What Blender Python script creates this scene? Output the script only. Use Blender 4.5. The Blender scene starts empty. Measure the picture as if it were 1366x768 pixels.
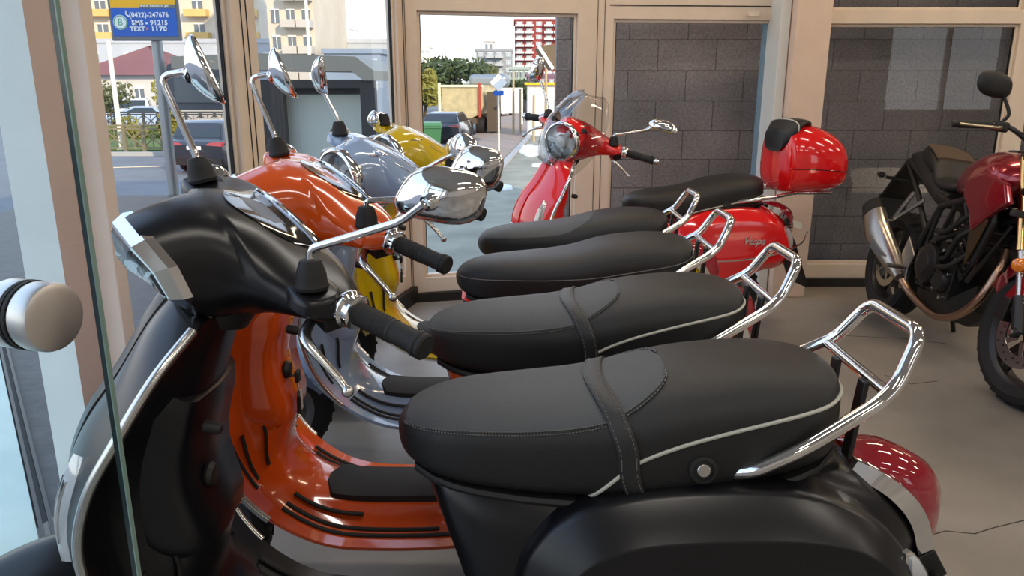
import bpy, bmesh, math, random
from mathutils import Vector, Matrix
random.seed(7)
R = math.radians
PI = math.pi
sc = bpy.context.scene
col = sc.collection

# ------------------------------------------------------------------ camera, world, sun, exposure
H = 1.34; F = 1026.0; PITCH = R(15)
cd = bpy.data.cameras.new('camera'); cam = bpy.data.objects.new('camera', cd); col.objects.link(cam)
cam.location = (0, 0, H); cam.rotation_euler = (R(90) - PITCH, 0, 0)
cd.sensor_width = 36; cd.lens = F / 1366 * 36; cd.clip_start = .02; cd.clip_end = 900
sc.camera = cam
sc.view_settings.view_transform = 'Standard'; sc.view_settings.look = 'None'
sc.view_settings.gamma = 1; sc.view_settings.use_curve_mapping = False
sc.view_settings.exposure = 0.0
w = bpy.data.worlds.new('sky'); sc.world = w; w.use_nodes = True
nt = w.node_tree; bg = nt.nodes['Background']
tc = nt.nodes.new('ShaderNodeTexCoord'); sep = nt.nodes.new('ShaderNodeSeparateXYZ')
rp = nt.nodes.new('ShaderNodeValToRGB')
nt.links.new(tc.outputs['Generated'], sep.inputs[0]); nt.links.new(sep.outputs['Z'], rp.inputs[0])
nt.links.new(rp.outputs[0], bg.inputs[0])
rp.color_ramp.elements[0].position = 0.0; rp.color_ramp.elements[0].color = (.93, .93, .93, 1)
rp.color_ramp.elements[1].position = .6; rp.color_ramp.elements[1].color = (.50, .68, 1, 1)
e = rp.color_ramp.elements.new(.18); e.color = (.84, .91, 1, 1)
bg.inputs[1].default_value = 2.0
sl = bpy.data.lights.new('sun', 'SUN'); sl.energy = 4.8; sl.color = (1, .80, .55); sl.angle = R(.7)
sun = bpy.data.objects.new('sun', sl); col.objects.link(sun)
sun.rotation_euler = Vector((-.50, .78, -.40)).to_track_quat('-Z', 'Y').to_euler()

# ------------------------------------------------------------------ helpers
def pix(u, v, Y):
    dn = (v - 384) / F; x = (u - 683) / F
    y = math.cos(PITCH) - dn * math.sin(PITCH); z = -(math.sin(PITCH) + dn * math.cos(PITCH))
    s = Y / y
    return Vector((x * s, Y, H + z * s))
def gpix(u, v, Z=0.0):
    dn = (v - 384) / F; x = (u - 683) / F
    y = math.cos(PITCH) - dn * math.sin(PITCH); z = -(math.sin(PITCH) + dn * math.cos(PITCH))
    s = (Z - H) / z
    return Vector((x * s, y * s, Z))

def mat(name, color, rough=.5, metal=0., coat=0., bump=0., bscale=200., var=0., vscale=8., trans=0., emit=0., alpha=1., spec=.5, ior=1.45, coatr=.05, detail=3):
    m = bpy.data.materials.new(name); m.use_nodes = True
    t = m.node_tree; b = t.nodes['Principled BSDF']
    c = (*color, 1) if len(color) == 3 else color
    b.inputs['Base Color'].default_value = c; b.inputs['Roughness'].default_value = rough
    b.inputs['Metallic'].default_value = metal; b.inputs['Coat Weight'].default_value = coat
    b.inputs['Coat Roughness'].default_value = coatr
    b.inputs['Specular IOR Level'].default_value = spec; b.inputs['IOR'].default_value = ior
    b.inputs['Transmission Weight'].default_value = trans
    if emit: b.inputs['Emission Color'].default_value = c; b.inputs['Emission Strength'].default_value = emit
    if bump or var:
        tc = t.nodes.new('ShaderNodeTexCoord')
    if bump:
        n = t.nodes.new('ShaderNodeTexNoise'); n.inputs['Scale'].default_value = bscale; n.inputs['Detail'].default_value = detail
        t.links.new(tc.outputs['Object'], n.inputs['Vector'])
        bp = t.nodes.new('ShaderNodeBump'); bp.inputs['Strength'].default_value = bump; bp.inputs['Distance'].default_value = .002
        t.links.new(n.outputs['Fac'], bp.inputs['Height']); t.links.new(bp.outputs[0], b.inputs['Normal'])
    if var:
        n = t.nodes.new('ShaderNodeTexNoise'); n.inputs['Scale'].default_value = vscale; n.inputs['Detail'].default_value = 6
        t.links.new(tc.outputs['Object'], n.inputs['Vector'])
        mx = t.nodes.new('ShaderNodeMix'); mx.data_type = 'RGBA'
        mx.inputs[6].default_value = tuple(max(0, k * (1 - var)) for k in c[:3]) + (1,)
        mx.inputs[7].default_value = tuple(min(1, k * (1 + var)) for k in c[:3]) + (1,)
        cr = t.nodes.new('ShaderNodeMapRange'); cr.inputs[1].default_value = .3; cr.inputs[2].default_value = .7
        t.links.new(n.outputs['Fac'], cr.inputs[0]); t.links.new(cr.outputs[0], mx.inputs[0])
        t.links.new(mx.outputs[2], b.inputs['Base Color'])
    return m

def thin_glass(name, tint=(.97, 1, .98), refl=1.0, rough=0.0):
    m = bpy.data.materials.new(name); m.use_nodes = True; t = m.node_tree
    for n in list(t.nodes): t.nodes.remove(n)
    o = t.nodes.new('ShaderNodeOutputMaterial'); mix = t.nodes.new('ShaderNodeMixShader')
    tr = t.nodes.new('ShaderNodeBsdfTransparent'); tr.inputs[0].default_value = (*tint, 1)
    g = t.nodes.new('ShaderNodeBsdfGlossy'); g.inputs['Roughness'].default_value = rough
    fr = t.nodes.new('ShaderNodeFresnel'); fr.inputs[0].default_value = 1.5
    ml = t.nodes.new('ShaderNodeMath'); ml.operation = 'MULTIPLY'; ml.inputs[1].default_value = refl
    t.links.new(fr.outputs[0], ml.inputs[0]); t.links.new(ml.outputs[0], mix.inputs[0])
    t.links.new(tr.outputs[0], mix.inputs[1]); t.links.new(g.outputs[0], mix.inputs[2])
    t.links.new(mix.outputs[0], o.inputs[0]); return m

def cr1(ks, x):
    """catmull-rom of scalar/tuple keys [(x, a, b..)], x ascending"""
    n = len(ks)
    if x <= ks[0][0]: return ks[0][1:]
    if x >= ks[-1][0]: return ks[-1][1:]
    for i in range(n - 1):
        if ks[i][0] <= x <= ks[i + 1][0]: break
    x0, x1 = ks[i][0], ks[i + 1][0]; t = (x - x0) / (x1 - x0)
    out = []
    for k in range(1, len(ks[0])):
        p1, p2 = ks[i][k], ks[i + 1][k]
        m1 = (p2 - ks[i - 1][k]) / (x1 - ks[i - 1][0]) * (x1 - x0) if i > 0 else (p2 - p1)
        m2 = (ks[i + 2][k] - p1) / (ks[i + 2][0] - x0) * (x1 - x0) if i + 2 < n else (p2 - p1)
        # monotone limiting
        d = p2 - p1
        if d == 0: m1 = m2 = 0
        else:
            if m1 * d < 0: m1 = 0
            if m2 * d < 0: m2 = 0
            m1 = max(-3 * abs(d), min(3 * abs(d), m1)); m2 = max(-3 * abs(d), min(3 * abs(d), m2))
        t2, t3 = t * t, t ** 3
        out.append((2 * t3 - 3 * t2 + 1) * p1 + (t3 - 2 * t2 + t) * m1 + (-2 * t3 + 3 * t2) * p2 + (t3 - t2) * m2)
    return tuple(out)

def smooth_path(pts, n=6, closed=False):
    P = [Vector(p) for p in pts]; out = []; m = len(P)
    rng = range(m if closed else m - 1)
    for i in rng:
        p0 = P[(i - 1) % m] if (closed or i > 0) else P[0] * 2 - P[1]
        p1 = P[i]; p2 = P[(i + 1) % m]
        p3 = P[(i + 2) % m] if (closed or i + 2 < m) else P[-1] * 2 - P[-2]
        for k in range(n):
            t = k / n
            out.append(.5 * ((2 * p1) + (-p0 + p2) * t + (2 * p0 - 5 * p1 + 4 * p2 - p3) * t * t + (-p0 + 3 * p1 - 3 * p2 + p3) * t ** 3))
    if not closed: out.append(P[-1])
    return out

def round_path(pts, r=.03, n=6, closed=False):
    """polyline with rounded corners"""
    P = [Vector(p) for p in pts]; out = []
    m = len(P)
    for i in range(m):
        if not closed and i in (0, m - 1): out.append(P[i]); continue
        a = P[(i - 1) % m] - P[i]; b = P[(i + 1) % m] - P[i]
        d = min(r, a.length * .45, b.length * .45)
        A = P[i] + a.normalized() * d; B = P[i] + b.normalized() * d
        for k in range(n + 1):
            t = k / n; out.append(A * (1 - t) ** 2 + P[i] * 2 * t * (1 - t) + B * t * t)
    return out

class MB:
    def __init__(s): s.v = []; s.f = []; s.mi = []; s.m = None; s.cur = 0
    def face(s, idx): s.f.append(idx); s.mi.append(s.cur)
    def add(s, vs, fs):
        o = len(s.v)
        s.v += [Vector(v) for v in vs]
        for f in fs: s.face([i + o for i in f])
    def box(s, c, d, rot=None):
        c = Vector(c); x, y, z = [k / 2 for k in d]
        vs = [Vector((a * x, b * y, e * z)) for e in (-1, 1) for b in (-1, 1) for a in (-1, 1)]
        if rot is not None:
            if not isinstance(rot, Matrix): rot = Matrix.Rotation(rot, 3, 'Z')
            vs = [rot @ v for v in vs]
        s.add([c + v for v in vs], [(0, 2, 3, 1), (4, 5, 7, 6), (0, 1, 5, 4), (2, 6, 7, 3), (0, 4, 6, 2), (1, 3, 7, 5)]); return s
    def bar(s, a, b, wd, ht, up=(0, 0, 1)):
        a = Vector(a); b = Vector(b); t = (b - a); L = t.length; t.normalize()
        up = Vector(up); sd = t.cross(up)
        if sd.length < 1e-4: sd = t.cross(Vector((1, 0, 0)))
        sd.normalize(); u = sd.cross(t)
        m = Matrix((t, sd, u)).transposed()
        return s.box((a + b) / 2, (L, wd, ht), m)
    def loft(s, rings, closed=True, caps=(True, True)):
        n = len(rings[0]); o = len(s.v)
        for r in rings: s.v += [Vector(p) for p in r]
        for i in range(len(rings) - 1):
            for j in range(n if closed else n - 1):
                k = (j + 1) % n
                s.face([o + i * n + j, o + i * n + k, o + (i + 1) * n + k, o + (i + 1) * n + j])
        if closed and caps[0]: s.face([o + j for j in reversed(range(n))])
        if closed and caps[1]: s.face([o + (len(rings) - 1) * n + j for j in range(n)])
        return s
    def tube(s, pts, r, n=12, closed=False, flat=1.0, caps=True, upv=None):
        P = [Vector(p) for p in pts]; m = len(P)
        rr = r if isinstance(r, (list, tuple)) else [r] * m
        if len(rr) != m: rr = [cr1([(i / (len(rr) - 1), q) for i, q in enumerate(rr)], j / (m - 1))[0] for j in range(m)]
        T = []
        for i in range(m):
            a = P[(i + 1) % m] - P[i - 1] if closed else P[min(i + 1, m - 1)] - P[max(i - 1, 0)]
            if a.length < 1e-9: a = Vector((1, 0, 0))
            T.append(a.normalized())
        nrm = Vector(upv) if upv else (Vector((0, 0, 1)) if abs(T[0].z) < .9 else Vector((1, 0, 0)))
        rings = []
        for i in range(m):
            if upv: nrm = Vector(upv)
            nrm = (nrm - T[i] * nrm.dot(T[i]))
            nrm = nrm.normalized() if nrm.length > 1e-6 else T[i].orthogonal().normalized()
            bn = T[i].cross(nrm)
            rings.append([P[i] + (nrm * math.cos(2 * PI * k / n) * flat + bn * math.sin(2 * PI * k / n)) * rr[i] for k in range(n)])
        if closed: rings.append(rings[0]); caps = False
        return s.loft(rings, True, (caps, caps))
    def lathe(s, prof, o=(0, 0, 0), ax=(0, 0, 1), n=24, sx=1., sy=1., xref=None, caps=True):
        """prof: [(r, h)] along axis"""
        o = Vector(o); ax = Vector(ax).normalized()
        a = Vector(xref) if xref else (Vector((0, 0, 1)) if abs(ax.z) < .9 else Vector((1, 0, 0)))
        a = (a - ax * a.dot(ax)).normalized(); b = ax.cross(a)
        rings = [[o + ax * h + (a * math.cos(2 * PI * k / n) * sx + b * math.sin(2 * PI * k / n) * sy) * max(r, 1e-5) for k in range(n)] for r, h in prof]
        return s.loft(rings, True, (caps, caps))
    def prism(s, poly, o, ex, ey, ez, d):
        """2D poly in plane (ex, ey) at o, extruded d along ez"""
        o = Vector(o); ex = Vector(ex); ey = Vector(ey); ez = Vector(ez)
        A = [o + ex * p[0] + ey * p[1] for p in poly]; B = [q + ez * d for q in A]
        return s.loft([A, B])
    def quad(s, a, b, c, d): s.add([a, b, c, d], [(0, 1, 2, 3)]); return s
    def xf(s, M): s.v = [M @ v for v in s.v]; return s
    def build(s, name, mats, parent=None, smooth=True, ang=40, bevel=0., subs=0, loc=None):
        me = bpy.data.meshes.new(name); me.from_pydata([tuple(v) for v in s.v], [], s.f)
        if not isinstance(mats, (list, tuple)): mats = [mats]
        for m_ in mats: me.materials.append(m_)
        if len(mats) > 1: me.polygons.foreach_set('material_index', s.mi)
        bm = bmesh.new(); bm.from_mesh(me); bmesh.ops.recalc_face_normals(bm, faces=bm.faces)
        bm.to_mesh(me); bm.free()
        if smooth:
            me.polygons.foreach_set('use_smooth', [True] * len(me.polygons))
            me.set_sharp_from_angle(angle=R(ang))
        o = bpy.data.objects.new(name, me); col.objects.link(o)
        if parent: o.parent = parent
        if bevel:
            md = o.modifiers.new('bevel', 'BEVEL'); md.width = bevel; md.segments = 3; md.limit_method = 'ANGLE'; md.angle_limit = R(40)
            md.harden_normals = False
        if subs:
            md = o.modifiers.new('sub', 'SUBSURF'); md.levels = subs; md.render_levels = subs
        if loc is not None: o.location = loc
        return o

def empty(name, loc=(0, 0, 0), rz=0, label=None, cat=None, group=None):
    o = bpy.data.objects.new(name, None); col.objects.link(o); o.location = loc; o.rotation_euler = (0, 0, rz)
    o.empty_display_size = .1
    return tag(o, label, cat, group)
def tag(o, label=None, cat=None, group=None, kind=None):
    if label: o['label'] = label
    if cat: o['category'] = cat
    if group: o['group'] = group
    if kind: o['kind'] = kind
    return o
def struct(o): o['kind'] = 'structure'; return o

def se_ring(hw, zt, zb, p=2.4, n=32, y0=0., zm=None):
    """superellipse ring in (y,z)"""
    zm = (zt + zb) / 2 if zm is None else zm; out = []
    for k in range(n):
        a = 2 * PI * k / n; c, s_ = math.cos(a), math.sin(a)
        y = hw * math.copysign(abs(s_) ** (2 / p), s_)
        h = (zt - zm) if c > 0 else (zm - zb)
        z = zm + h * math.copysign(abs(c) ** (2 / p), c)
        out.append((y0 + y, z))
    return out

def text_mesh(txt, size, mat_, parent, M, name='lettering', shear=0., ext=.0008, align='CENTER', bold=0., space=1.):
    cu = bpy.data.curves.new('t', 'FONT'); cu.body = txt; cu.size = size; cu.extrude = ext; cu.align_x = align; cu.align_y = 'CENTER'
    cu.shear = shear; cu.offset = bold; cu.space_character = space; cu.resolution_u = 3
    to = bpy.data.objects.new('t', cu); col.objects.link(to)
    me = bpy.data.meshes.new_from_object(to); bpy.data.objects.remove(to)
    me.materials.clear(); me.materials.append(mat_)
    me.transform(M)
    o = bpy.data.objects.new(name, me); col.objects.link(o); o.parent = parent
    return o

def frame_m(o, ex, ey):
    ex = Vector(ex).normalized(); ey = Vector(ey); ey = (ey - ex * ey.dot(ex)).normalized(); ez = ex.cross(ey)
    m = Matrix((ex, ey, ez)).transposed().to_4x4(); m.translation = Vector(o); return m

# ------------------------------------------------------------------ materials
M = {}
M['chrome'] = mat('chrome', (.82, .82, .82), .06, 1.)
M['chrome_satin'] = mat('satin_chrome', (.62, .62, .60), .25, 1.)
M['black_matte'] = mat('matte_black_paint', (.0045, .0045, .006), .30, 0, 0, .0, var=.0, spec=.55)
M['black_gloss'] = mat('gloss_black', (.006, .006, .006), .06, 0, .6)
M['plastic'] = mat('black_plastic', (.012, .012, .012), .5, bump=.15, bscale=500)
M['rubber'] = mat('black_rubber', (.014, .014, .014), .65, bump=.3, bscale=400)
M['vinyl'] = mat('seat_vinyl', (.012, .012, .0125), .42, bump=.35, bscale=900, detail=2)
M['vinyl_grey'] = mat('seat_insert_vinyl', (.070, .075, .078), .5, bump=.7, bscale=700, detail=2)
M['piping'] = mat('pale_piping', (.50, .49, .42), .5)
M['thread'] = mat('grey_thread', (.16, .16, .15), .7)
M['orange'] = mat('orange_paint', (.68, .085, .008), .18, 0, 1., spec=.5)
M['blue'] = mat('blue_grey_paint', (.27, .37, .53), .16, 0, 1.)
M['yellow'] = mat('yellow_paint', (.66, .45, .010), .18, 0, 1.)
M['red'] = mat('red_paint', (.78, .008, .010), .14, 0, 1.)
M['bike_red'] = mat('dark_red_metallic', (.26, .008, .018), .25, .5, 1.)
M['reflector'] = mat('headlight_reflector', (.78, .79, .80), .32, .55)
M['lens'] = mat('clear_lens', (.95, .97, 1), .02, trans=.0, spec=.8); M['lens'] = thin_glass('clear_lens', (.95, .97, .98), .9)
M['mirror'] = mat('mirror_glass', (.9, .9, .9), .01, 1.)
M['red_lens'] = mat('red_lens', (.30, .008, .02), .06, coat=1., spec=.6)
M['amber'] = mat('amber_lens', (.75, .20, .01), .12, coat=1.)
M['smoke'] = thin_glass('smoked_screen', (.88, .88, .87), .8)
M['tyre'] = mat('tyre_rubber', (.014, .014, .015), .7, bump=.5, bscale=120)
M['alloy'] = mat('grey_alloy', (.32, .32, .32), .35, 1.)
M['alloy_dark'] = mat('dark_alloy', (.05, .05, .05), .4, .8)
M['steel'] = mat('brushed_steel', (.48, .45, .41), .28, 1., bump=.1, bscale=80)
M['engine'] = mat('engine_black', (.022, .022, .023), .42, .4, bump=.3, bscale=150)
M['gold'] = mat('gold_fork', (.80, .52, .22), .22, 1.)
M['copper'] = mat('heat_tinted_steel', (.42, .28, .20), .28, 1.)
M['white'] = mat('white_paint', (.75, .75, .74), .5)
M['black_ink'] = mat('black_print', (.01, .01, .01), .6)
# ------------------------------------------------------------------ room
M['floor'] = mat('polished_concrete', (.275, .25, .22), .36, bump=.35, bscale=26, var=.34, vscale=1.3)
M['frame'] = mat('beige_window_frame', (.74, .63, .52), .42, var=.04)
M['pillar'] = mat('pinkish_plaster', (.66, .49, .42), .7, var=.05, vscale=4)
M['pillar_w'] = mat('white_plaster', (.70, .72, .69), .7, var=.05, vscale=4)
M['wall'] = mat('white_wall', (.62, .58, .54), .8)
M['skirt'] = mat('black_skirting', (.014, .013, .012), .5)
M['glass'] = thin_glass('window_glass', (.95, .96, .955), .45)
M['seal'] = mat('black_seal', (.008, .008, .008), .6)

def block_mat(name, c1, c2, mortar):
    m = bpy.data.materials.new(name); m.use_nodes = True; t = m.node_tree; b = t.nodes['Principled BSDF']
    tc = t.nodes.new('ShaderNodeTexCoord'); mp = t.nodes.new('ShaderNodeMapping')
    mp.inputs['Rotation'].default_value = (R(90), 0, 0)
    br = t.nodes.new('ShaderNodeTexBrick'); br.inputs['Scale'].default_value = 1
    br.inputs['Brick Width'].default_value = .40; br.inputs['Row Height'].default_value = .202; br.inputs['Mortar Size'].default_value = .0035
    br.inputs['Mortar Smooth'].default_value = .3; br.inputs['Bias'].default_value = 0
    br.inputs['Color1'].default_value = (*c1, 1); br.inputs['Color2'].default_value = (*c2, 1); br.inputs['Mortar'].default_value = (*mortar, 1)
    n = t.nodes.new('ShaderNodeTexNoise'); n.inputs['Scale'].default_value = 60; n.inputs['Detail'].default_value = 6
    n2 = t.nodes.new('ShaderNodeTexNoise'); n2.inputs['Scale'].default_value = 3
    t.links.new(tc.outputs['Object'], mp.inputs[0]); t.links.new(mp.outputs[0], br.inputs[0])
    t.links.new(tc.outputs['Object'], n.inputs[0]); t.links.new(tc.outputs['Object'], n2.inputs[0])
    mx = t.nodes.new('ShaderNodeMix'); mx.data_type = 'RGBA'; mx.blend_type = 'OVERLAY'; mx.inputs[0].default_value = .6
    t.links.new(br.outputs['Color'], mx.inputs[6]); t.links.new(n.outputs['Fac'], mx.inputs[7]); 
    mx2 = t.nodes.new('ShaderNodeMix'); mx2.data_type = 'RGBA'; mx2.blend_type = 'OVERLAY'; mx2.inputs[0].default_value = .35
    t.links.new(mx.outputs[2], mx2.inputs[6]); t.links.new(n2.outputs['Fac'], mx2.inputs[7])
    t.links.new(mx2.outputs[2], b.inputs['Base Color'])
    b.inputs['Roughness'].default_value = .9
    ad = t.nodes.new('ShaderNodeMath'); ad.operation = 'MULTIPLY_ADD'; ad.inputs[1].default_value = -1.2
    t.links.new(br.outputs['Fac'], ad.inputs[0]); t.links.new(n.outputs['Fac'], ad.inputs[2])
    bp = t.nodes.new('ShaderNodeBump'); bp.inputs['Strength'].default_value = .8; bp.inputs['Distance'].default_value = .008
    t.links.new(ad.outputs[0], bp.inputs['Height']); t.links.new(bp.outputs[0], b.inputs['Normal'])
    return m
M['block'] = block_mat('concrete_block', (.30, .265, .255), (.34, .305, .295), (.15, .13, .125))

# plan points of the glazed front (world x, y)
cE = (-2.10, -4.0)           # far left, behind the camera
cP = (-1.25, 2.30)           # pillar by the door
cAB = (-.655, 4.70)          # corner between the street windows
cBC = (.55, 4.98)            # post before the block wall windows
cCD = (1.75, 5.10)
cDE = (10.2, 5.10)
CEIL = 3.1
fl = MB(); fl.prism([(-2.6, -4.0), (10.2, -4.0), (10.2, 5.24), (.5, 5.12), (-.75, 4.82), (-1.42, 2.42)], (0, 0, -.25), (1, 0, 0), (0, 1, 0), (0, 0, 1), .25)
struct(fl.build('floor', M['floor'], smooth=False))
cm = MB(); cm.prism([(-2.6, -4.1), (10.3, -4.1), (10.3, 5.26), (.5, 5.17), (-.8, 4.85), (-1.42, 2.42)], (0, 0, CEIL), (1, 0, 0), (0, 1, 0), (0, 0, 1), .3)
struct(cm.build('ceiling', M['wall'], smooth=False))
wb = MB().box((2.05, -4.08, 1.45), (9.3, .16, 3.4)).box((9.5, -4.08, 1.45), (1.6, .16, 3.4)).box((7.7, -4.08, .275), (2.0, .16, 1.05)).box((7.7, -4.08, 2.8), (2.0, .16, .7)); struct(wb.build('wall_back', M['wall'], smooth=False))
wr = MB().box((10.28, .65, 1.45), (.16, 9.4, 3.4)); struct(wr.build('wall_right', M['wall'], smooth=False))
# unseen upper storeys, a box added to cast the building's shadow outside
up = MB().prism([(-2.6, -6.0), (10.3, -4.2), (10.3, 5.26), (.5, 5.17), (-.8, 4.85), (-1.42, 2.42)], (0, 0, CEIL + .3), (1, 0, 0), (0, 1, 0), (0, 0, 1), 4.5)
struct(up.build('wall_upper_shade', M['pillar_w'], smooth=False))
# plinth below the showroom
pl = MB().prism([(-2.6, -4.1), (10.3, -4.1), (10.3, 5.26), (.5, 5.14), (-.77, 4.83), (-1.43, 2.43)], (0, 0, -1.7), (1, 0, 0), (0, 1, 0), (0, 0, 1), 1.44)
struct(pl.build('trim_plinth', M['pillar_w'], smooth=False))
# concrete block wall of the neighbour
bw = MB().box((6.03, 5.60, 1.2), (11.45, .2, 5.8)); o = struct(bw.build('wall_neighbour', M['block'], smooth=False))

RB = .095
def window(n, a, b, mull, z0, z1, ztop, fw=.05, skirt=True, sill=.10, dep=.07, lab=None, extra=None):
    """framed glazing between plan points a and b; mull: list of (t0, t1) solid frame posts as fraction; transom bar z0..z1"""
    a = Vector((a[0], a[1], 0)); b = Vector((b[0], b[1], 0)); d = (b - a).normalized(); L = (b - a).length
    nrm = Vector((d.y, -d.x, 0))    # towards the room
    root = bpy.data.objects.new('window_%d' % n, None); col.objects.link(root); struct(root)
    fr = MB(); 
    def post(t0, t1, za, zb, dp=dep, off=0):
        p = a + d * (t0 + t1) / 2 + nrm * off; p.z = (za + zb) / 2
        fr.box(p, (t1 - t0, dp, zb - za), math.atan2(d.y, d.x))
    for (t0, t1) in mull: post(t0, t1, sill, ztop)
    for za, zb in ((sill, sill + RB), (z0, z1), (ztop - .06, ztop)): post(0, L, za, zb, dep * .96)
    # stepped inner beads around each light
    ms = sorted(mull)
    for i in range(len(ms) - 1):
        t0, t1 = ms[i][1], ms[i + 1][0]
        for (za, zb) in ((sill + RB, z0), (z1, ztop - .06)):
            bw_ = .018
            post(t0, t0 + bw_, za, zb, dep * .55, -.006); post(t1 - bw_, t1, za, zb, dep * .55, -.006)
            post(t0, t1, za, za + bw_, dep * .54, -.006); post(t0, t1, zb - bw_, zb, dep * .54, -.006)
    f = fr.build('window_frame', M['frame'], root, smooth=False, bevel=.004)
    for i in range(len(ms) - 1):
        t0, t1 = ms[i][1], ms[i + 1][0]
        for (za, zb) in ((sill + RB, z0), (z1, ztop - .06)):
            g = MB(); p = a + d * (t0 + t1) / 2 - nrm * .008; p.z = (za + zb) / 2
            A = a + d * t0 - nrm * .008; B = a + d * t1 - nrm * .008
            g.quad((A.x, A.y, za), (B.x, B.y, za), (B.x, B.y, zb), (A.x, A.y, zb))
            g.build('pane', M['glass'], root, smooth=False)
            s_ = MB()
            for (q0, q1, ya, yb) in ((t0 + .018, t0 + .024, za, zb), (t1 - .024, t1 - .018, za, zb)):
                p = a + d * (q0 + q1) / 2 - nrm * .002; p.z = (ya + yb) / 2; s_.box(p, (q1 - q0, .014, yb - ya - .03), math.atan2(d.y, d.x))
            s_.build('glazing_seal', M['seal'], root, smooth=False)
    if skirt:
        sk = MB(); p = a + d * L / 2 + nrm * .005; p.z = sill / 2
        sk.box(p, (L, dep + .05, sill), math.atan2(d.y, d.x))
        sk.build('sill', M['skirt'], root, smooth=False)
    top = MB(); p = a + d * L / 2; p.z = (ztop + CEIL) / 2
    top.box(p, (L, .12, CEIL - ztop), math.atan2(d.y, d.x)); top.build('lintel', M['wall'], root, smooth=False)
    return root, a, d, nrm, L

wA = window(1, cP, cAB, [(0, .05), (.735, .90), (2.36, 2.473)], 1.90, 1.99, 2.9)
wB = window(2, cAB, cBC, [(0, .10), (1.075, 1.237)], 1.735, 1.815, 2.9, sill=.055)
wC = window(3, cBC, cCD, [(0, .07), (1.11, 1.205)], 1.71, 1.86, 2.9, sill=.055)
wD = window(4, cCD, cDE, [(0, .10), (1.43, 1.55), (3.1, 3.22), (4.9, 5.02), (6.7, 6.82), (8.35, 8.45)], 1.69, 1.77, 2.9, sill=.055)
window(5, cE, (-1.62, -.4), [(0, .1), (1.2, 1.28), (2.3, 2.38), (3.55, 3.63)], 2.1, 2.18, 2.9)
for o_ in wD[0].children:
    if o_.name.startswith('pane'): o_.data.materials[0] = thin_glass('window_glass_reflective', (.93, .93, .93), 1.3)
mu = MB().box((7.7, -4.0, 1.63), (.07, .08, 1.7)).box((7.7, -4.0, .83), (2.0, .08, .07)).box((7.7, -4.0, 2.42), (2.0, .08, .07))
struct(mu.build('window_6', M['frame'], smooth=False))
for pts in ([(1232, 716), (1262, 708), (1300, 712), (1325, 704), (1366, 694)], [(1118, 447), (1160, 449), (1215, 452), (1262, 458)], [(1180, 500), (1215, 512), (1250, 508)]):
    q_ = [gpix(u, v) for u, v in pts]; ck = MB()
    for a_, b_ in zip(q_, q_[1:]): ck.bar(a_ + Vector((0, 0, .0)), b_, .004, .0012)
    struct(ck.build('floor_crack', M['skirt'], smooth=False))
def joint(W, t, zA, zB, off=.0365, w_=.003):
    root, a, d, nrm, L = W; p = a + d * t + nrm * off; MB().box((p.x, p.y, (zA + zB) / 2), (w_, .004, zB - zA), math.atan2(d.y, d.x)).build('frame_joint', M['skirt'], root, smooth=False)
joint(wA, .80, .06, 2.9); joint(wA, .835, .06, 2.9); joint(wA, 2.44, .06, 2.9, .0365, .005); joint(wB, .03, .06, 2.9); joint(wB, 1.20, .06, 2.9); joint(wC, .012, .06, 2.9)
root_, a_, d_, n_, L_0 = wC; p = a_ + d_ * .60 + n_ * .0365; MB().box((p.x, p.y, 1.79), (1.12, .004, .006), math.atan2(d_.y, d_.x)).build('frame_joint', M['skirt'], root_, smooth=False)
p = a_ + d_ * 1.062 - n_ * .02; MB().box((p.x, p.y, .93), (.045, .03, 1.56), math.atan2(d_.y, d_.x)).build('bluish_strip', mat('strip_blue', (.22, .34, .44), .4), root_, smooth=False)  # narrow upright strip in a plain blue colour
# hopper hinges over the block wall window
for u in (845, 1005):
    p = pix(u, 18, 4.99); h = MB().box(p, (.075, .02, .022)); h.tube([p + Vector((-.03, -.012, -.014)), p + Vector((.03, -.012, -.014))], .006, 8)
    o = h.build('window_hinge', M['frame'], smooth=False, bevel=.002); o.parent = wC[0]
# pillar between the block wall windows
pb = MB().box((1.775, 4.96, 1.55), (.21, .38, 3.1)); struct(pb.build('wall_pillar_right', mat('warm_plaster', (.72, .56, .45), .7, var=.04), smooth=False, bevel=.006))
pf = MB().box((1.635, 4.98, 1.55), (.06, .26, 3.1)); struct(pf.build('trim_1', M['pillar_w'], smooth=False, bevel=.006))
# pillar beside the door: daylight put into the white reveal's colour, pink face
pm = MB(); pm.cur = 0
c1 = Vector((-1.487, 2.28, 0)); c2 = Vector((-1.335, 2.225, 0)); c3 = Vector((-1.255, 2.40, 0)); c4 = Vector((-1.42, 2.52, 0))
c5 = Vector((-1.53, 2.42, 0))
up3 = Vector((0, 0, 3.1))
pm.v = [c1, c2, c3, c4, c1 + up3, c2 + up3, c3 + up3, c4 + up3]
pm.face([3, 0, 4, 7]); pm.face([0, 1, 5, 4]); pm.cur = 1; pm.face([1, 2, 6, 5]); pm.face([2, 3, 7, 6]); pm.face([4, 5, 6, 7]); pm.face([0, 1, 2, 3])
struct(pm.build('wall_pillar_left', [M['pillar_w'], M['pillar']], smooth=False))
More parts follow.
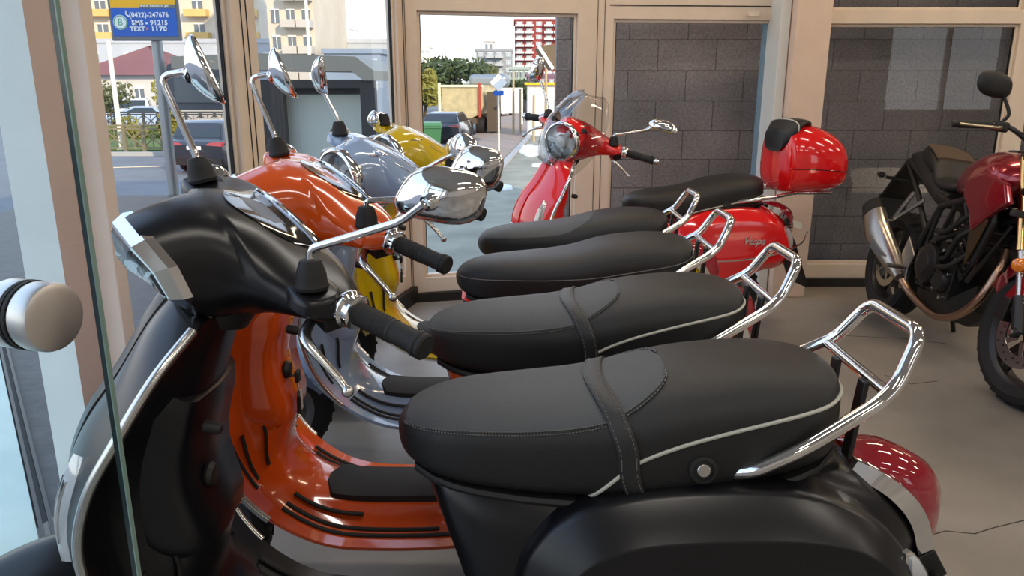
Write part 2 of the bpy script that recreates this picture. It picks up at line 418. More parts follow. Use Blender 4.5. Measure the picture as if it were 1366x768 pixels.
# entrance: dark paving outside the door and a pale landing
M['dark_tile'] = mat('dark_paving', (.045, .043, .045), .5, bump=.8, bscale=25, var=.35, vscale=14)  # dark base colour, mottled at random
M['pale_slab'] = mat('pale_green_grey_slab', (.52, .63, .58), .6, bump=.3, bscale=12, var=.06, vscale=5)
dt = MB().prism([(-1.42, 2.42), (-1.62, -.4), (-5.5, -.4), (-5.5, 9.5), (-3.0, 9.5), (-1.78, 4.2), (-1.52, 2.60)], (0, 0, -.10), (1, 0, 0), (0, 1, 0), (0, 0, 1), .08)
struct(dt.build('ground_entrance', M['dark_tile'], smooth=False))
A = gpix(56, 740); B = gpix(0, 478)
dd = (B - A).normalized(); A2 = A - dd * 1.2; B2 = B + dd * 2
ps = MB().prism([(A2.x, A2.y), (B2.x, B2.y), (B2.x - 3, B2.y), (A2.x - 3, A2.y)], (0, 0, -.02), (1, 0, 0), (0, 1, 0), (0, 0, 1), .03)
struct(ps.build('trim_landing', M['pale_slab'], smooth=False))
sn = Vector((dd.y, -dd.x, 0))
es = MB()
for k in (0.012, .04): es.bar(A2 + sn * k + Vector((0, 0, .0)), B2 + sn * k, .012, .03)
struct(es.build('trim_landing_edge', M['alloy_dark'], smooth=False))

# glass entrance door, standing open towards the camera
M['door_glass'] = thin_glass('door_glass', (.90, .955, .94), .12)
M['glass_edge'] = mat('green_glass_edge', (.006, .020, .018), .15, spec=.8)
M['glass_edge2'] = mat('pale_glass_edge', (.20, .30, .26), .15, spec=.8)
dr = bpy.data.objects.new('door_1', None); col.objects.link(dr); struct(dr)
E0 = Vector((-.562 * .80, .80, 0)); dv = Vector((-.30, -.954, 0)); dnm = Vector((.954, -.30, 0))
Z1 = 2.35
def dq(t0, t1, off, za, zb):
    a = E0 + dv * t0 + dnm * off; b = E0 + dv * t1 + dnm * off
    return ((a.x, a.y, za), (b.x, b.y, za), (b.x, b.y, zb), (a.x, a.y, zb))
MB().quad(*dq(0, .9, 0, .01, Z1)).build('door_pane', M['door_glass'], dr, smooth=False)
m_ = MB(); m_.box(E0 + dnm * .000 + Vector((0, 0, Z1 / 2)), (.004, .0065, Z1 - .02), math.atan2(dv.y, dv.x)); m_.build('door_edge', M['glass_edge'], dr, smooth=False)
m_ = MB(); m_.box(E0 + dnm * .0048 + Vector((0, 0, Z1 / 2)), (.005, .002, Z1 - .02), math.atan2(dv.y, dv.x)); m_.build('door_edge_bevel', M['glass_edge2'], dr, smooth=False)
kc = E0 + dv * .078 + Vector((0, 0, pix(40, 418, .73).z))
kn = MB()
for sgn in (1, -1):
    kn.lathe([(.030, .0055), (.034, .007), (.0345, .010), (.0345, .025), (.033, .029), (.028, .031), (.0, .032)], kc, dnm * sgn, 40)
kn.build('door_handle', mat('satin_steel_knob', (.72, .69, .66), .38, 1.), dr)
kr = MB()
for sgn in (1, -1): kr.lathe([(.033, .0005), (.035, .001), (.035, .005), (.033, .0055)], kc, dnm * sgn, 40)
kr.build('handle_gasket', M['rubber'], dr)

# ceiling lamps (lit, above the frame of the photograph)
M['tube_on'] = mat('lit_diffuser', (1, .86, .68), .5, emit=3.0)
LY = [-2.6, -.2, 2.2, 4.1]
lampi = 0
for lx in (.3, 2.5, 4.7, 7.4):
    for ly in LY:
        r_ = empty('ceiling_lamp', (lx, ly, CEIL), label='slim lit ceiling lamp above the showroom floor', cat='lamp', group='ceiling lamps of the showroom')
        MB().box((0, 0, -.03), (1.2, .22, .06)).build('lamp_body', M['white'], r_, smooth=False, bevel=.005)
        MB().box((0, 0, -.065), (1.14, .18, .012)).build('diffuser', M['tube_on'], r_, smooth=False)
        al = bpy.data.lights.new('lamp_light', 'AREA'); al.shape = 'RECTANGLE'; al.size = 1.1; al.size_y = .16; al.energy = 12.5; al.color = (1, .76, .50) if ly > 4 else (1, .94, .86)
        ao = bpy.data.objects.new('lamp_light', al); col.objects.link(ao); ao.parent = r_; ao.location = (0, 0, -.08)
# ------------------------------------------------------------------ scooters
# local frame: x forward, y left, z up, origin on the floor under the rear axle
SEAT = [  # x, half width, top, bottom
 (-.205, .018, .856, .778), (-.201, .058, .870, .758), (-.187, .094, .880, .744), (-.16, .122, .888, .732), (-.12, .140, .893, .722), (-.06, .150, .894, .708), (.02, .155, .887, .694), (.08, .157, .877, .686),
 (.13, .156, .863, .681), (.18, .152, .850, .678), (.24, .146, .840, .678), (.30, .140, .834, .680), (.36, .132, .829, .684), (.43, .119, .822, .692), (.48, .099, .812, .702), (.515, .072, .799, .716), (.533, .046, .786, .728), (.542, .020, .773, .742), (.545, .003, .765, .752)]
PT = 2.9
def seat_k(x): return cr1(SEAT, x)
def seat_pt(x, phi, off=0.):
    hw, zt, zb = seat_k(x); p = 2.7; zm = zb + (zt - zb) * .50
    def f(x_, ph):
        hw, zt, zb = seat_k(x_); zm = zb + (zt - zb) * .50
        c, s_ = math.cos(ph), math.sin(ph)
        pt = PT if c > 0 else 4.5
        y = hw * math.copysign(abs(s_) ** (2 / pt), s_); h = (zt - zm) if c > 0 else (zm - zb)
        return Vector((x_, y, zm + h * math.copysign(abs(c) ** (2 / pt), c)))
    P = f(x, phi)
    if off:
        e = .004
        a = f(min(x + e, .5445), phi) - f(max(x - e, -.2045), phi); b = f(x, phi + .02) - f(x, phi - .02)
        n = a.cross(b)
        if n.length > 1e-12:
            n.normalize(); c0 = Vector((.17, 0, (zt + zb) / 2))
            if n.dot(P - Vector((max(-.1, min(.45, x)), 0, zm))) < 0: n = -n
            P = P + n * off
    return P
def seat_phi_z(x, z):
    """phi>0 on the surface with height z"""
    hw, zt, zb = seat_k(x); zm = zb + (zt - zb) * .50
    if z >= zm: c = min(1, (z - zm) / (zt - zm)) ** (PT / 2); return math.acos(c)
    c = min(1, (zm - z) / (zm - zb)) ** (2.25); return PI - math.acos(c)

def sweep_w(keys, n=8, m=14, pw=2.2):
    """keys: (s, Ex, Ez, w, outer, inner, nx, nz) -> closed rings"""
    rings = []; tot = keys[-1][0] - keys[0][0]; N = n * (len(keys) - 1)
    for i in range(N + 1):
        s_ = keys[0][0] + tot * i / N
        ex, ez, w_, o_, i_, nx, nz = cr1(keys, s_)
        l = math.hypot(nx, nz); nx /= l; nz /= l
        ring = []
        for k in range(m + 1):
            q = -1 + 2 * k / m; q = math.sin(q * PI / 2)
            d = o_ * (1 - abs(q) ** pw); ring.append((ex + nx * (d + .004), q * w_, ez + nz * (d + .004)))
        for k in range(m + 1):
            q = 1 - 2 * k / m; q = math.sin(q * PI / 2)
            d = i_ * max(0, 1 - (abs(q) / .62) ** 3) if abs(q) < .62 else 0
            ring.append((ex - nx * (d + .004), q * w_, ez - nz * (d + .004)))
        rings.append(ring)
    return rings
SHIELD = [(0, .835, .975, .100, .075, .02, .90, .42), (1, .875, .915, .180, .080, .04, .85, .5), (2, .925, .83, .222, .085, .06, .87, .49),
          (3, .972, .745, .238, .100, .085, .9, .4), (4, .995, .65, .240, .112, .115, .97, .2), (5, .978, .54, .236, .105, .11, .98, -.15),
          (6, .93, .435, .222, .08, .05, .84, -.55), (7, .85, .355, .210, .06, .035, .55, -.83), (8, .74, .305, .203, .06, .055, .12, -1),
          (9, .58, .297, .200, .06, .060, 0, -1), (10, .40, .305, .195, .06, .060, 0, -1)]

def dome(mb, outline, cen, y0, depth, sgn, prof, n=10):
    """bulging panel: outline [(x,z)], shrinks to segment cen ((x0,z0),(x1,z1)); prof: [(shrink 0..1, height 0..1)]"""
    (ax, az), (bx, bz) = cen; rings = []
    for sh, hh in prof:
        ring = []
        for (x, z) in outline:
            dx, dz = bx - ax, bz - az; t = max(0, min(1, ((x - ax) * dx + (z - az) * dz) / (dx * dx + dz * dz)))
            cx, cz = ax + dx * t, az + dz * t
            ring.append((x + (cx - x) * sh, sgn * (y0 + depth * hh), z + (cz - z) * sh))
        rings.append(ring)
    mb.loft(rings, True, (False, True))

def inner_d(i_, q): return i_ * max(0, 1 - (abs(q) / .62) ** 3) if abs(q) < .62 else 0
RAKE = R(26); AX = Vector((-math.sin(RAKE), 0, math.cos(RAKE))); AP = Vector((.80, 0, 1.080))
def steer_m(th): return Matrix.Translation(AP) @ Matrix.Rotation(th, 4, AX) @ Matrix.Translation(-AP)

def wheel(parent, c, rad, wid, name, spokes=5, M_=None, disc_side=None, rimmat='alloy', hub=.05, rimr=.66, smat=None):
    """wheel about y axis at c, transformed by M_"""
    c = Vector(c); X = M_ or Matrix.Identity(4)
    t = MB(); hw = wid / 2; ri = rad * rimr
    t.lathe([(ri, -hw * .72), (ri + .012, -hw * .86), (rad * .86, -hw * 1.0), (rad * .95, -hw * .82), (rad * .99, -hw * .45), (rad, 0), (rad * .99, hw * .45), (rad * .95, hw * .82), (rad * .86, hw), (ri + .012, hw * .86), (ri, hw * .72)], c, (0, 1, 0), 48, caps=False)
    # tread blocks
    for k in range(36):
        a = 2 * PI * k / 36
        for sg in (-1, 1):
            p0 = Vector((math.cos(a), 0, math.sin(a))); tt = Vector((-math.sin(a), 0, math.cos(a)))
            t.bar(c + p0 * rad * .972 + Vector((0, sg * hw * .62, 0)) , c + p0 * rad * .992 + Vector((0, sg * hw * .15, 0)) + tt * .018, .014, .012, up=p0)
    t.xf(X); tyre = t.build('tyre', M['tyre'], parent, ang=35)
    r = MB()
    r.lathe([(ri + .004, -hw * .75), (ri - .006, -hw * .72), (ri - .02, -hw * .5), (ri - .024, 0), (ri - .02, hw * .5), (ri - .006, hw * .72), (ri + .004, hw * .75), (ri + .002, 0)], c, (0, 1, 0), 48, caps=False)
    for k in range(spokes):
        a = 2 * PI * k / spokes + .3; d = Vector((math.cos(a), 0, math.sin(a))); q = Vector((-math.sin(a), 0, math.cos(a)))
        for s2 in ((-.5, .5) if spokes > 4 else (0,)):
            r.bar(c + d * hub * .8 + q * s2 * .025, c + d * (ri - .012) + q * s2 * .055, .016, hw * .5, up=q)
    r.lathe([(hub * .5, -hw * .8), (hub, -hw * .6), (hub, hw * .6), (hub * .5, hw * .8)], c, (0, 1, 0), 24)
    r.xf(X); r.build('rim', M[rimmat], tyre, ang=35)
    tyre.name = name
    if disc_side:
        d_ = MB(); dr_ = rad * .46; yy = disc_side * hw * .85
        d_.lathe([(dr_ * .72, yy - .002), (dr_, yy - .002), (dr_, yy + .002), (dr_ * .72, yy + .002), (dr_ * .72, yy - .002)], c, (0, 1, 0), 40, caps=False)
        for k in range(5):
            a = 2 * PI * k / 5; v = Vector((math.cos(a), 0, math.sin(a)))
            d_.bar(c + v * hub * .6 + Vector((0, yy, 0)), c + v * dr_ * .76 + Vector((0, yy, 0)), .018, .004, up=(0, 1, 0))
        d_.xf(X); d_.build('brake_disc', M['chrome_satin'], tyre)
    return tyre

SKEW = .35
def make_mirror(root, base, stem, center, normal, a, b, updir, kind='oval'):
    bt = MB(); bx = Vector(base); d = (Vector(stem[0]) - bx).normalized()
    bt.lathe([(.0, -.004), (.024, -.002), (.026, .004), (.0235, .010), (.023, .022), (.017, .040), (.0155, .043), (.010, .044), (.0, .044)], bx, d, 28)
    bo = bt.build('mirror_boot', M['rubber'], root)
    st = MB(); pts = round_path([bx + d * .03] + [Vector(p) for p in stem], .022, 6)
    st.tube(pts, .0062, 14); st.build('mirror_stem', M['chrome'], root)
    n = Vector(normal).normalized(); u = Vector(updir); u = (u - n * u.dot(n)).normalized()
    h = MB(); c = Vector(center)
    if kind == 'oval':
        prof = [(1, .000), (1.02, -.003), (1.0, -.008), (.93, -.016), (.80, -.025), (.6, -.033), (.35, -.038), (0, -.040)]
    else:
        prof = [(1, .000), (1.02, -.003), (1.0, -.007), (.90, -.015), (.7, -.024), (.45, -.032), (.2, -.037), (0, -.038)]
    nn = 48; v = n.cross(u); rings = []
    for r_, h_ in prof:
        ring = []
        for k in range(nn):
            an = 2 * PI * k / nn; cc, ss = math.cos(an), math.sin(an)
            p = 3.0 if kind == 'oval' else 2.0
            px = math.copysign(abs(ss) ** (2 / p), ss) * b; py = math.copysign(abs(cc) ** (2 / p), cc) * a
            if kind == 'oval': py = py * (1 - .10 * (px / b)) + SKEW * px
            ring.append(c + (u * px + v * py) * max(r_, .001) + n * h_)
        rings.append(ring)
    h.loft(rings, True, (False, True))
    # rim lip, and joint to stem
    h.loft([rings[0], [c + (q - c) * .95 + n * .002 for q in rings[0]]], True, (False, False))
    ho = h.build('mirror_housing', M['chrome'], root, ang=50)
    g = MB(); g.loft([[c + (q - c) * .955 + n * .001 for q in rings[0]], [c + (q - c) * .5 + n * .0025 for q in rings[0]]], True, (False, True))
    g.build('mirror_glass', M['mirror'], ho)
    j = MB(); e = Vector(stem[-1]); tgt = c - n * .03
    j.tube([e, e + (tgt - e) * .35, tgt], [.0062, .0125, .015], 16)
    j.lathe([(0, -.006), (.011, -.004), (.013, 0), (.011, .004), (0, .006)], e + (tgt - e) * .3, (tgt - e), 20)
    j.build('mirror_joint', M['chrome'], ho)

def make_scooter(name, loc, rz, paint, head, label, steer=46, seat='strap', rack=True, screen=False, topcase=False,
                 trim='chrome', cover=None, mirrors=True, panel_paint=None, insert=None, mirror_near=None, mirror_far=None, rackt='loop', group=None, matseat=None, wsteer=None, sdz=0., fend=135):
    root = empty(name, loc, rz, label, 'scooter', group)
    pm_ = M[paint]; th = R(steer); SM = steer_m(th)
    sprint = head == 'hex'
    # ---- leg shield and floorboard, one pressing
    b = MB(); b.loft(sweep_w(SHIELD)); b.build('leg_shield', pm_, root, ang=60)
    # trim round the shield edge
    for sg in (1, -1):
        pts = []
        for i in range(0, 51):
            s_ = .15 + i / 50 * 6.45
            ex, ez, w_, o_, i_, nx, nz = cr1(SHIELD, s_); pts.append((ex, sg * (w_ + .001), ez))
        MB().tube(pts, .0085, 10).build('shield_trim', M['chrome_satin'] if paint != 'red' else M['chrome'], root)
    # rubber strips on floor and foot rests
    for sg in (1, -1):
        for k, (off, s0, s1) in enumerate(((.158, 6.72, 9.6), (.132, 6.75, 9.4), (.106, 6.78, 8.3))):
            pts = []
            for i in range(25):
                s_ = s0 + (s1 - s0) * i / 24
                ex, ez, w_, o_, i_, nx, nz = cr1(SHIELD, s_); l = math.hypot(nx, nz)
                yq = off * min(1, w_ / .205); dI = .0065 + inner_d(i_, yq / w_); pts.append((ex - nx / l * dI, sg * yq, ez - nz / l * dI))
            MB().tube(pts, .0062, 8, flat=.7).build('floor_strip', M['rubber'], root)
        for k, off in enumerate((.165, .138, .111)):
            pts = []
            for i in range(12):
                s_ = 5.0 - k * .10 + 1.05 * i / 11
                ex, ez, w_, o_, i_, nx, nz = cr1(SHIELD, s_); l = math.hypot(nx, nz)
                dI = .0065 + inner_d(i_, off / w_); pts.append((ex - nx / l * dI, sg * off, ez - nz / l * dI))
            MB().tube(pts, .0052, 8, flat=.7).build('foot_strip', M['rubber'], root)
    # centre rubber mat on the tunnel
    rr = []
    for i in range(22):
        s_ = 7.35 + 2.35 * i / 21
        ex, ez, w_, o_, i_, nx, nz = cr1(SHIELD, s_); l = math.hypot(nx, nz); e = min(1, math.sin(min(i, 21 - i, 4) / 4 * PI / 2) + .25)
        hw = .075 * min(1, e)
        ring = []
        for (yy, dz) in ((-hw, i_ - .015), (-hw, i_ + .0045), (-hw * .9, i_ + .0075), (0, i_ + .0085), (hw * .9, i_ + .0075), (hw, i_ + .0045), (hw, i_ - .015)):
            ring.append((ex - nx / l * dz, yy, ez - nz / l * dz))
        rr.append(ring)
    MB().loft(rr).build('floor_mat', M['rubber'], root)
    # glove box bulge door seam + ignition lock
    gb = MB(); rings = []
    for i in range(9):
        s_ = 1.6 + i / 8 * 3.3
        ex, ez, w_, o_, i_, nx, nz = cr1(SHIELD, s_); l = math.hypot(nx, nz); nx /= l; nz /= l
        hw = .128 if 0 < i < 8 else .11; th_ = i_ + (.009 if 0 < i < 8 else .004)
        rings.append([(ex - nx * t_, y_, ez - nz * t_) for (y_, t_) in ((-hw, 0), (-hw * .98, th_ * .75), (-hw * .8, th_), (0, th_ + .006), (hw * .8, th_), (hw * .98, th_ * .75), (hw, 0))])
    gb.loft(rings); gb.build('glove_box', pm_, root, ang=60)
    ig = MB(); ig.lathe([(.0, 0), (.020, 0), (.022, .006), (.018, .014), (.010, .016), (0, .016)], (.880, .03, .675), (-1, 0, -.05), 24)
    ig.build('ignition_lock', M['plastic'], root)
    MB().lathe([(0, 0), (.010, 0), (.011, .02), (.008, .028), (0, .03)], (.845, .10, .80), (-1, 0, -.2), 16).build('bag_hook', M['plastic'], root)
    # horn cover down the front of the shield
    hr = []
    for i in range(21):
        s_ = .25 + i / 20 * 4.0
        ex, ez, w_, o_, i_, nx, nz = cr1(SHIELD, s_); l = math.hypot(nx, nz); nx /= l; nz /= l
        hw = .030 + .030 * math.sin(i / 20 * PI / 2); d = o_ * 1.0
        hr.append([(ex + nx * (d + t_), y_, ez + nz * (d + t_)) for (y_, t_) in ((-hw, -.025), (-hw, .004), (-hw * .55, .018), (0, .024), (hw * .55, .018), (hw, .004), (hw, -.025))])
    MB().loft(hr).build('horn_cover', pm_, root, ang=35)
    gr = MB()
    for k in range(4):
        s_ = 3.3 + k * .2; ex, ez, w_, o_, i_, nx, nz = cr1(SHIELD, s_)
        gr.tube([(ex + nx * (o_ + .012), -.048, ez), (ex + nx * (o_ + .030), 0, ez), (ex + nx * (o_ + .012), .048, ez)], .0035, 8)
    gr.build('horn_grille', M['chrome'] if paint == 'red' else M['plastic'], root)
    # front indicators: long lens on each side of the shield front
    for sg in (1, -1):
        rings = []
        for i in range(13):
            s_ = 2.7 + i / 12 * 1.7; ex, ez, w_, o_, i_, nx, nz = cr1(SHIELD, s_); l = math.hypot(nx, nz); nx /= l; nz /= l
            k = math.sin(i / 12 * PI) ** .5; hwq = .048 * k + .004; q0 = .80
            ring = []
            for (dq_, t_) in ((-1, -.004), (-.9, .008), (0, .015), (.9, .008), (1, -.004)):
                q = q0 + dq_ * hwq; d = o_ * (1 - abs(q) ** 2.2); ring.append((ex + nx * (d + .004 + t_), sg * q * w_, ez + nz * (d + .004 + t_)))
            rings.append(ring)
        io = MB().loft(rings).build('front_indicator', mat_ind, root)
        ridge = MB()
        for dq_ in (-.028, -.009, .009, .028):
            pts = []
            for i in range(3, 11):
                s_ = 2.7 + i / 12 * 1.7; ex, ez, w_, o_, i_, nx, nz = cr1(SHIELD, s_); l = math.hypot(nx, nz)
                q = .80 + dq_; d = o_ * (1 - abs(q) ** 2.2) + .0175
                pts.append((ex + nx / l * d, sg * q * w_, ez + nz / l * d))
            ridge.tube(pts, .0016, 6)
        ridge.build('indicator_ridges', M['chrome'], io)
    # shield side vent
    for sg in ((1,) if paint == 'red' else ()):
        v = MB()
        for k in range(4):
            ex, ez, w_, o_, i_, nx, nz = cr1(SHIELD, 3.2 + k * .5); v.bar((ex - .012, sg * .13, ez), (ex - .03, sg * .10, ez + .03), .03, .01)
        v.build('side_vent', M['plastic'], root)
    # ---- rear body: under-seat panel, tunnel, tail
    BK = [(-.385, .020, .555, .52), (-.375, .045, .578, .50), (-.34, .078, .628, .46), (-.28, .105, .682, .43), (-.18, .130, .722, .42), (0., .150, .722, .40),
          (.18, .150, .712, .36), (.30, .145, .71, .30), (.38, .135, .715, .26), (.44, .120, .72, .24), (.475, .100, .72, .26), (.492, .075, .715, .30), (.50, .04, .70, .36)]
    b = MB(); rings = []
    for i in range(49):
        x = -.385 + .885 * i / 48; hw, zt, zb = cr1(BK, x)
        # the front of the body leans: shift rings backwards lower down
        ring = []
        for (y, z) in se_ring(hw, zt, zb, 3.2, 36):
            k = max(0, (x - .25) / .25); ring.append((x - k * max(0, (.70 - z)) * .32, y, z))
        rings.append(ring)
    b.loft(rings); b.build('rear_body', pm_, root, ang=50)
    # cowls
    out = smooth_path([(p[0], 0, p[1]) for p in [(.345, .50), (.325, .60), (.26, .672), (.15, .712), (0., .724), (-.16, .716), (-.28, .680), (-.37, .622), (-.425, .54), (-.42, .45), (-.34, .40), (-.22, .385), (-.05, .335), (.12, .29), (.26, .30), (.33, .38)]], 5, closed=True)
    out = [(p.x * (.76 if p.x < 0 else 1), p.z) for p in out]
    for sg in (1, -1):
        b = MB(); dome(b, out, ((-.20, .54), (.12, .52)), .105, .115, sg, [(0, -.3), (0, .30), (.012, .44), (.03, .53), (.06, .59), (.32, .93), (.335, .945), (.35, .95), (.6, .98), (.85, 1)])
        c_ = b.build('side_cowl', pm_, root, ang=60)
        # raised shoulder line
    # seat
    vm = matseat or M['vinyl']
    b = MB(); rings = []
    xs = [-.205 + .75 * (1 - math.cos(PI * i / 60)) / 2 for i in range(61)]
    for x in xs: rings.append([seat_pt(x, 2 * PI * k / 48) for k in range(48)])
    b.loft(rings); so = b.build('seat', vm, root, ang=80)
    base = MB(); rings = []
    for x in [-.19 + .70 * i / 20 for i in range(21)]:
        hw, zt, zb = seat_k(x); rings.append([(x, y, z) for (y, z) in se_ring(max(.01, hw * .93), zb + .006, zb - .012, 6, 16)])
    base.loft(rings); base.build('seat_base', M['plastic'], so)
    def patch(x0, x1, phf, off, m_, nm, nx=40, nphi=24):
        rg = []
        for i in range(nx + 1):
            x = x0 + (x1 - x0) * i / nx; ph = phf(x); rg.append([seat_pt(x, -ph + 2 * ph * k / nphi, off) for k in range(nphi + 1)])
        g = MB(); g.loft(rg, closed=False); return g.build(nm, m_, so, ang=80)
    def run(fn, n, r, m_, nm, off=.001, flat=1.0):
        for sg in (1, -1):
            pts = [seat_pt(x, sg * ph, off) for (x, ph) in (fn(i / n) for i in range(n + 1))]
            MB().tube(pts, r, 6, flat=flat).build(nm, m_, so)
    def edge_ph(x):
        return cr1([(.085, .02), (.090, .22), (.105, .42), (.13, .62), (.16, .80), (.20, .98), (.30, 1.08), (.40, 1.10), (.50, 1.02), (.53, .8)], x)[0]
    if seat in ('strap', 'twotone'):
        patch(.086, .525, edge_ph, .0012, M['vinyl_grey'], 'seat_insert')
    if seat == 'strap':
        def dashes(d, nm):
            n = 86
            for sg in (1, -1):
                g = MB()
                for i in range(n):
                    x0 = .088 + .44 * i / n; x1 = x0 + .44 / n * .58
                    a_ = seat_pt(x0, sg * (edge_ph(x0) + d), .0022); b_ = seat_pt(x1, sg * (edge_ph(x1) + d), .0022)
                    g.tube([a_, b_], .0010, 5)
                g.build(nm, M['thread'], so)
        dashes(.07, 'stitching'); dashes(.0, 'stitching')
        # groove bead at the join
        run(lambda t: (.088 + .44 * t, edge_ph(.088 + .44 * t) + .035), 60, .0022, vm, 'seam_bead', .0005)
        # piping
        PK = [(0, .225, .684), (.08, .200, .712), (.16, .170, .742), (.24, .140, .766), (.36, .08, .792), (.5, .01, .812), (.65, -.06, .828), (.78, -.12, .839), (.88, -.165, .845), (.95, -.190, .850), (1, -.2045, .853)]
        def pf_(t):
            x, z = cr1(PK, t); return x, seat_phi_z(x, z)
        run(pf_, 90, .0032, M['piping'], 'piping', .001)
        # strap
        sb = MB(); rg = []; n = 60
        for i in range(n + 1):
            ph = R(-128 + 256 * i / n); xm = .205 - .055 * (abs(ph) / R(110)) ** 1.1
            rg.append([seat_pt(xm - .016, ph, .0005), seat_pt(xm - .016, ph, .0048), seat_pt(xm - .013, ph, .006), seat_pt(xm, ph, .0052), seat_pt(xm + .013, ph, .006), seat_pt(xm + .016, ph, .0048), seat_pt(xm + .016, ph, .0005)])
        sb.loft(rg); sto = sb.build('grab_strap', M['strap'], so, ang=50)
        ss = MB()
        for i in range(70):
            for dx in (-.0115, .0115):
                def q_(ii):
                    ph = R(-125 + 250 * ii / 70); xm = .205 - .055 * (abs(ph) / R(110)) ** 1.1; return seat_pt(xm + dx, ph, .0064)
                ss.tube([q_(i), q_(i + .55)], .0007, 5)
        ss.build('stitching', M['thread'], sto)
    if seat == 'plain':
        PK = [(0, .535, .772), (.1, .50, .772), (.25, .38, .775), (.4, .25, .778), (.55, .12, .788), (.7, 0, .806), (.85, -.10, .820), (.95, -.165, .832), (1, -.200, .845)]
        run(lambda t: (cr1(PK, t)[0], seat_phi_z(*cr1(PK, t))), 90, .0013, M['thread'], 'stitching')
    if seat == 'piped':
        PK = [(0, .30, .692), (.2, .22, .722), (.4, .12, .745), (.6, 0, .765), (.8, -.12, .785), (.95, -.19, .805), (1, -.2045, .82)]
        run(lambda t: (cr1(PK, t)[0], seat_phi_z(*cr1(PK, t))), 90, .0030, M['piping'], 'piping')
    # lock on both photos' visible side
    lx, lz = .045, .752
    p = seat_pt(lx, seat_phi_z(lx, lz), -.001)
    lk = MB(); lk.lathe([(.0, .001), (.021, .001), (.0235, .0035), (.022, .007), (.0165, .0085), (.0155, .005), (.0, .005)], p, (0, 1, .12), 32)
    lo = lk.build('seat_lock', M['plastic'], so)
    MB().lathe([(0, .004), (.0105, .004), (.0105, .0095), (.0095, .0105), (0, .0105)], p, (0, 1, .12), 24).build('lock_barrel', M['chrome_satin'] if seat == 'strap' else M['plastic'], lo)
    # ---- grab rail
    if rack:
        pts = [(-.005, .135, .735), (-.035, .155, .748), (-.10, .162, .785), (-.225, .135, .852), (-.262, .118, .878), (-.305, .088, .955), (-.305, -.088, .955), (-.262, -.118, .878), (-.225, -.135, .852), (-.10, -.162, .785), (-.035, -.155, .748), (-.005, -.135, .735)]
        g = MB(); g.tube(round_path(pts, .03, 8), .0115, 16); go = g.build('grab_rail', M['chrome'], root)
        MB().tube([(-.248, .125, .866), (-.248, -.125, .866)], .0095, 14).build('grab_rail_crossbar', M['chrome'], go)
        for sg in (1, -1): MB().bar((-.240, sg * .055, .862), (-.228, sg * .050, .72), .026, .010, up=(1, 0, 0)).build('grab_rail_bracket', M['alloy_dark'], go, bevel=.003)
    if rack: go.location = (0, 0, -sdz)
    so.location = (0, 0, -sdz)
    # ---- tail light, wrapped over the tail
    TK = [(-.245, .045, .715), (-.285, .062, .700), (-.33, .068, .667), (-.37, .062, .615), (-.40, .045, .545)]
    def tl(exp, dz):
        rg = []
        for i in range(25):
            t = i / 24; x = -.245 - .155 * t; hw, z = cr1([(-k[0], k[1], k[2]) for k in TK], -x)
            d = min(1, math.sin(t * PI) ** .5 * 1.1) * (.014 + .040 * t ** 1.3)
            nx, nz = -math.sin(R(25 + 38 * t)), math.cos(R(25 + 38 * t))
            rg.append([(x + nx * (dd_ + d * c_ * dz) , y_ * (hw + exp), z + nz * (dd_ + d * c_ * dz)) for (y_, c_, dd_) in ((-1, 0, -.03), (-1, 0, -.005 * 0), (-.8, .55, 0), (-.4, .92, 0), (0, 1, 0), (.4, .92, 0), (.8, .55, 0), (1, 0, 0), (1, 0, -.03))])
        return rg
    MB().loft(tl(0, 1.6)).build('tail_light', M['red_lens'], root)
    rg = tl(.014, .25); MB().loft(rg).build('tail_light_bezel', M['chrome'], root)
    for sg in (1, -1):
        ri_ = MB()
        rg = []
        for i in range(15):
            t = i / 14; k = math.sin(t * PI) ** .55 + .02; c = Vector((-.288 - .050 * t, sg * (.165 - .035 * t), .610 - .120 * t))
            n_ = Vector((-.55, sg * .8, .1)).normalized(); u_ = Vector((.35, 0, -1)).cross(n_).normalized()
            rg.append([c + u_ * a_ * .030 * k + n_ * (b_ * .02 * k + .012) for (a_, b_) in ((-1, -.8), (-.85, .35), (0, 1), (.85, .35), (1, -.8))])
        ri_.loft(rg); io = ri_.build('rear_indicator', mat_ind, root)
        MB().loft([[p + (p - Vector((-.33, sg * .15, .545))) * .12 - Vector((-.004, sg * .008, 0)) for p in r_] for r_ in rg]).build('indicator_bezel', M['chrome'], io)
    # plate holder and rear mudguard
    m_ = MB(); m_.bar((-.40, 0, .50), (-.50, 0, .26), .19, .012, up=(1, 0, 0)); m_.bar((-.38, 0, .53), (-.41, 0, .48), .12, .05, up=(1, 0, 0)); m_.build('plate_holder', M['plastic'], root, smooth=False, bevel=.004)
    # ---- wheels, engine, exhaust, stand
    wheel(root, (0, 0, .242), .242, .11, 'rear_wheel', 5)
    en = MB(); en.loft([[(x, .03 + y, z) for (y, z) in se_ring(hw, zt, zb, 2.6, 16)] for (x, hw, zt, zb) in ((-.06, .05, .30, .18), (.0, .08, .34, .16), (.15, .09, .36, .17), (.3, .08, .34, .2), (.36, .05, .3, .22))])
    en.build('engine', M['engine'], root)
    ex_ = MB(); ex_.tube(smooth_path([(.22, -.05, .22), (.15, -.12, .17), (.05, -.15, .18)], 5), .016, 10); ex_.tube([(.08, -.16, .19), (.04, -.165, .20), (-.26, -.17, .26), (-.29, -.17, .265)], [.02, .05, .052, .03], 18)
    ex_.build('exhaust', M['alloy_dark'], root)
    cs = MB()
    for sg in (1, -1): cs.tube(round_path([(.30, sg * .05, .22), (.24, sg * .14, .05), (.20, sg * .16, .012), (.16, sg * .165, .012)], .02), .012, 8)
    cs.tube([(.25, -.13, .07), (.25, .13, .07)], .011, 8); cs.build('centre_stand', M['alloy_dark'], root)
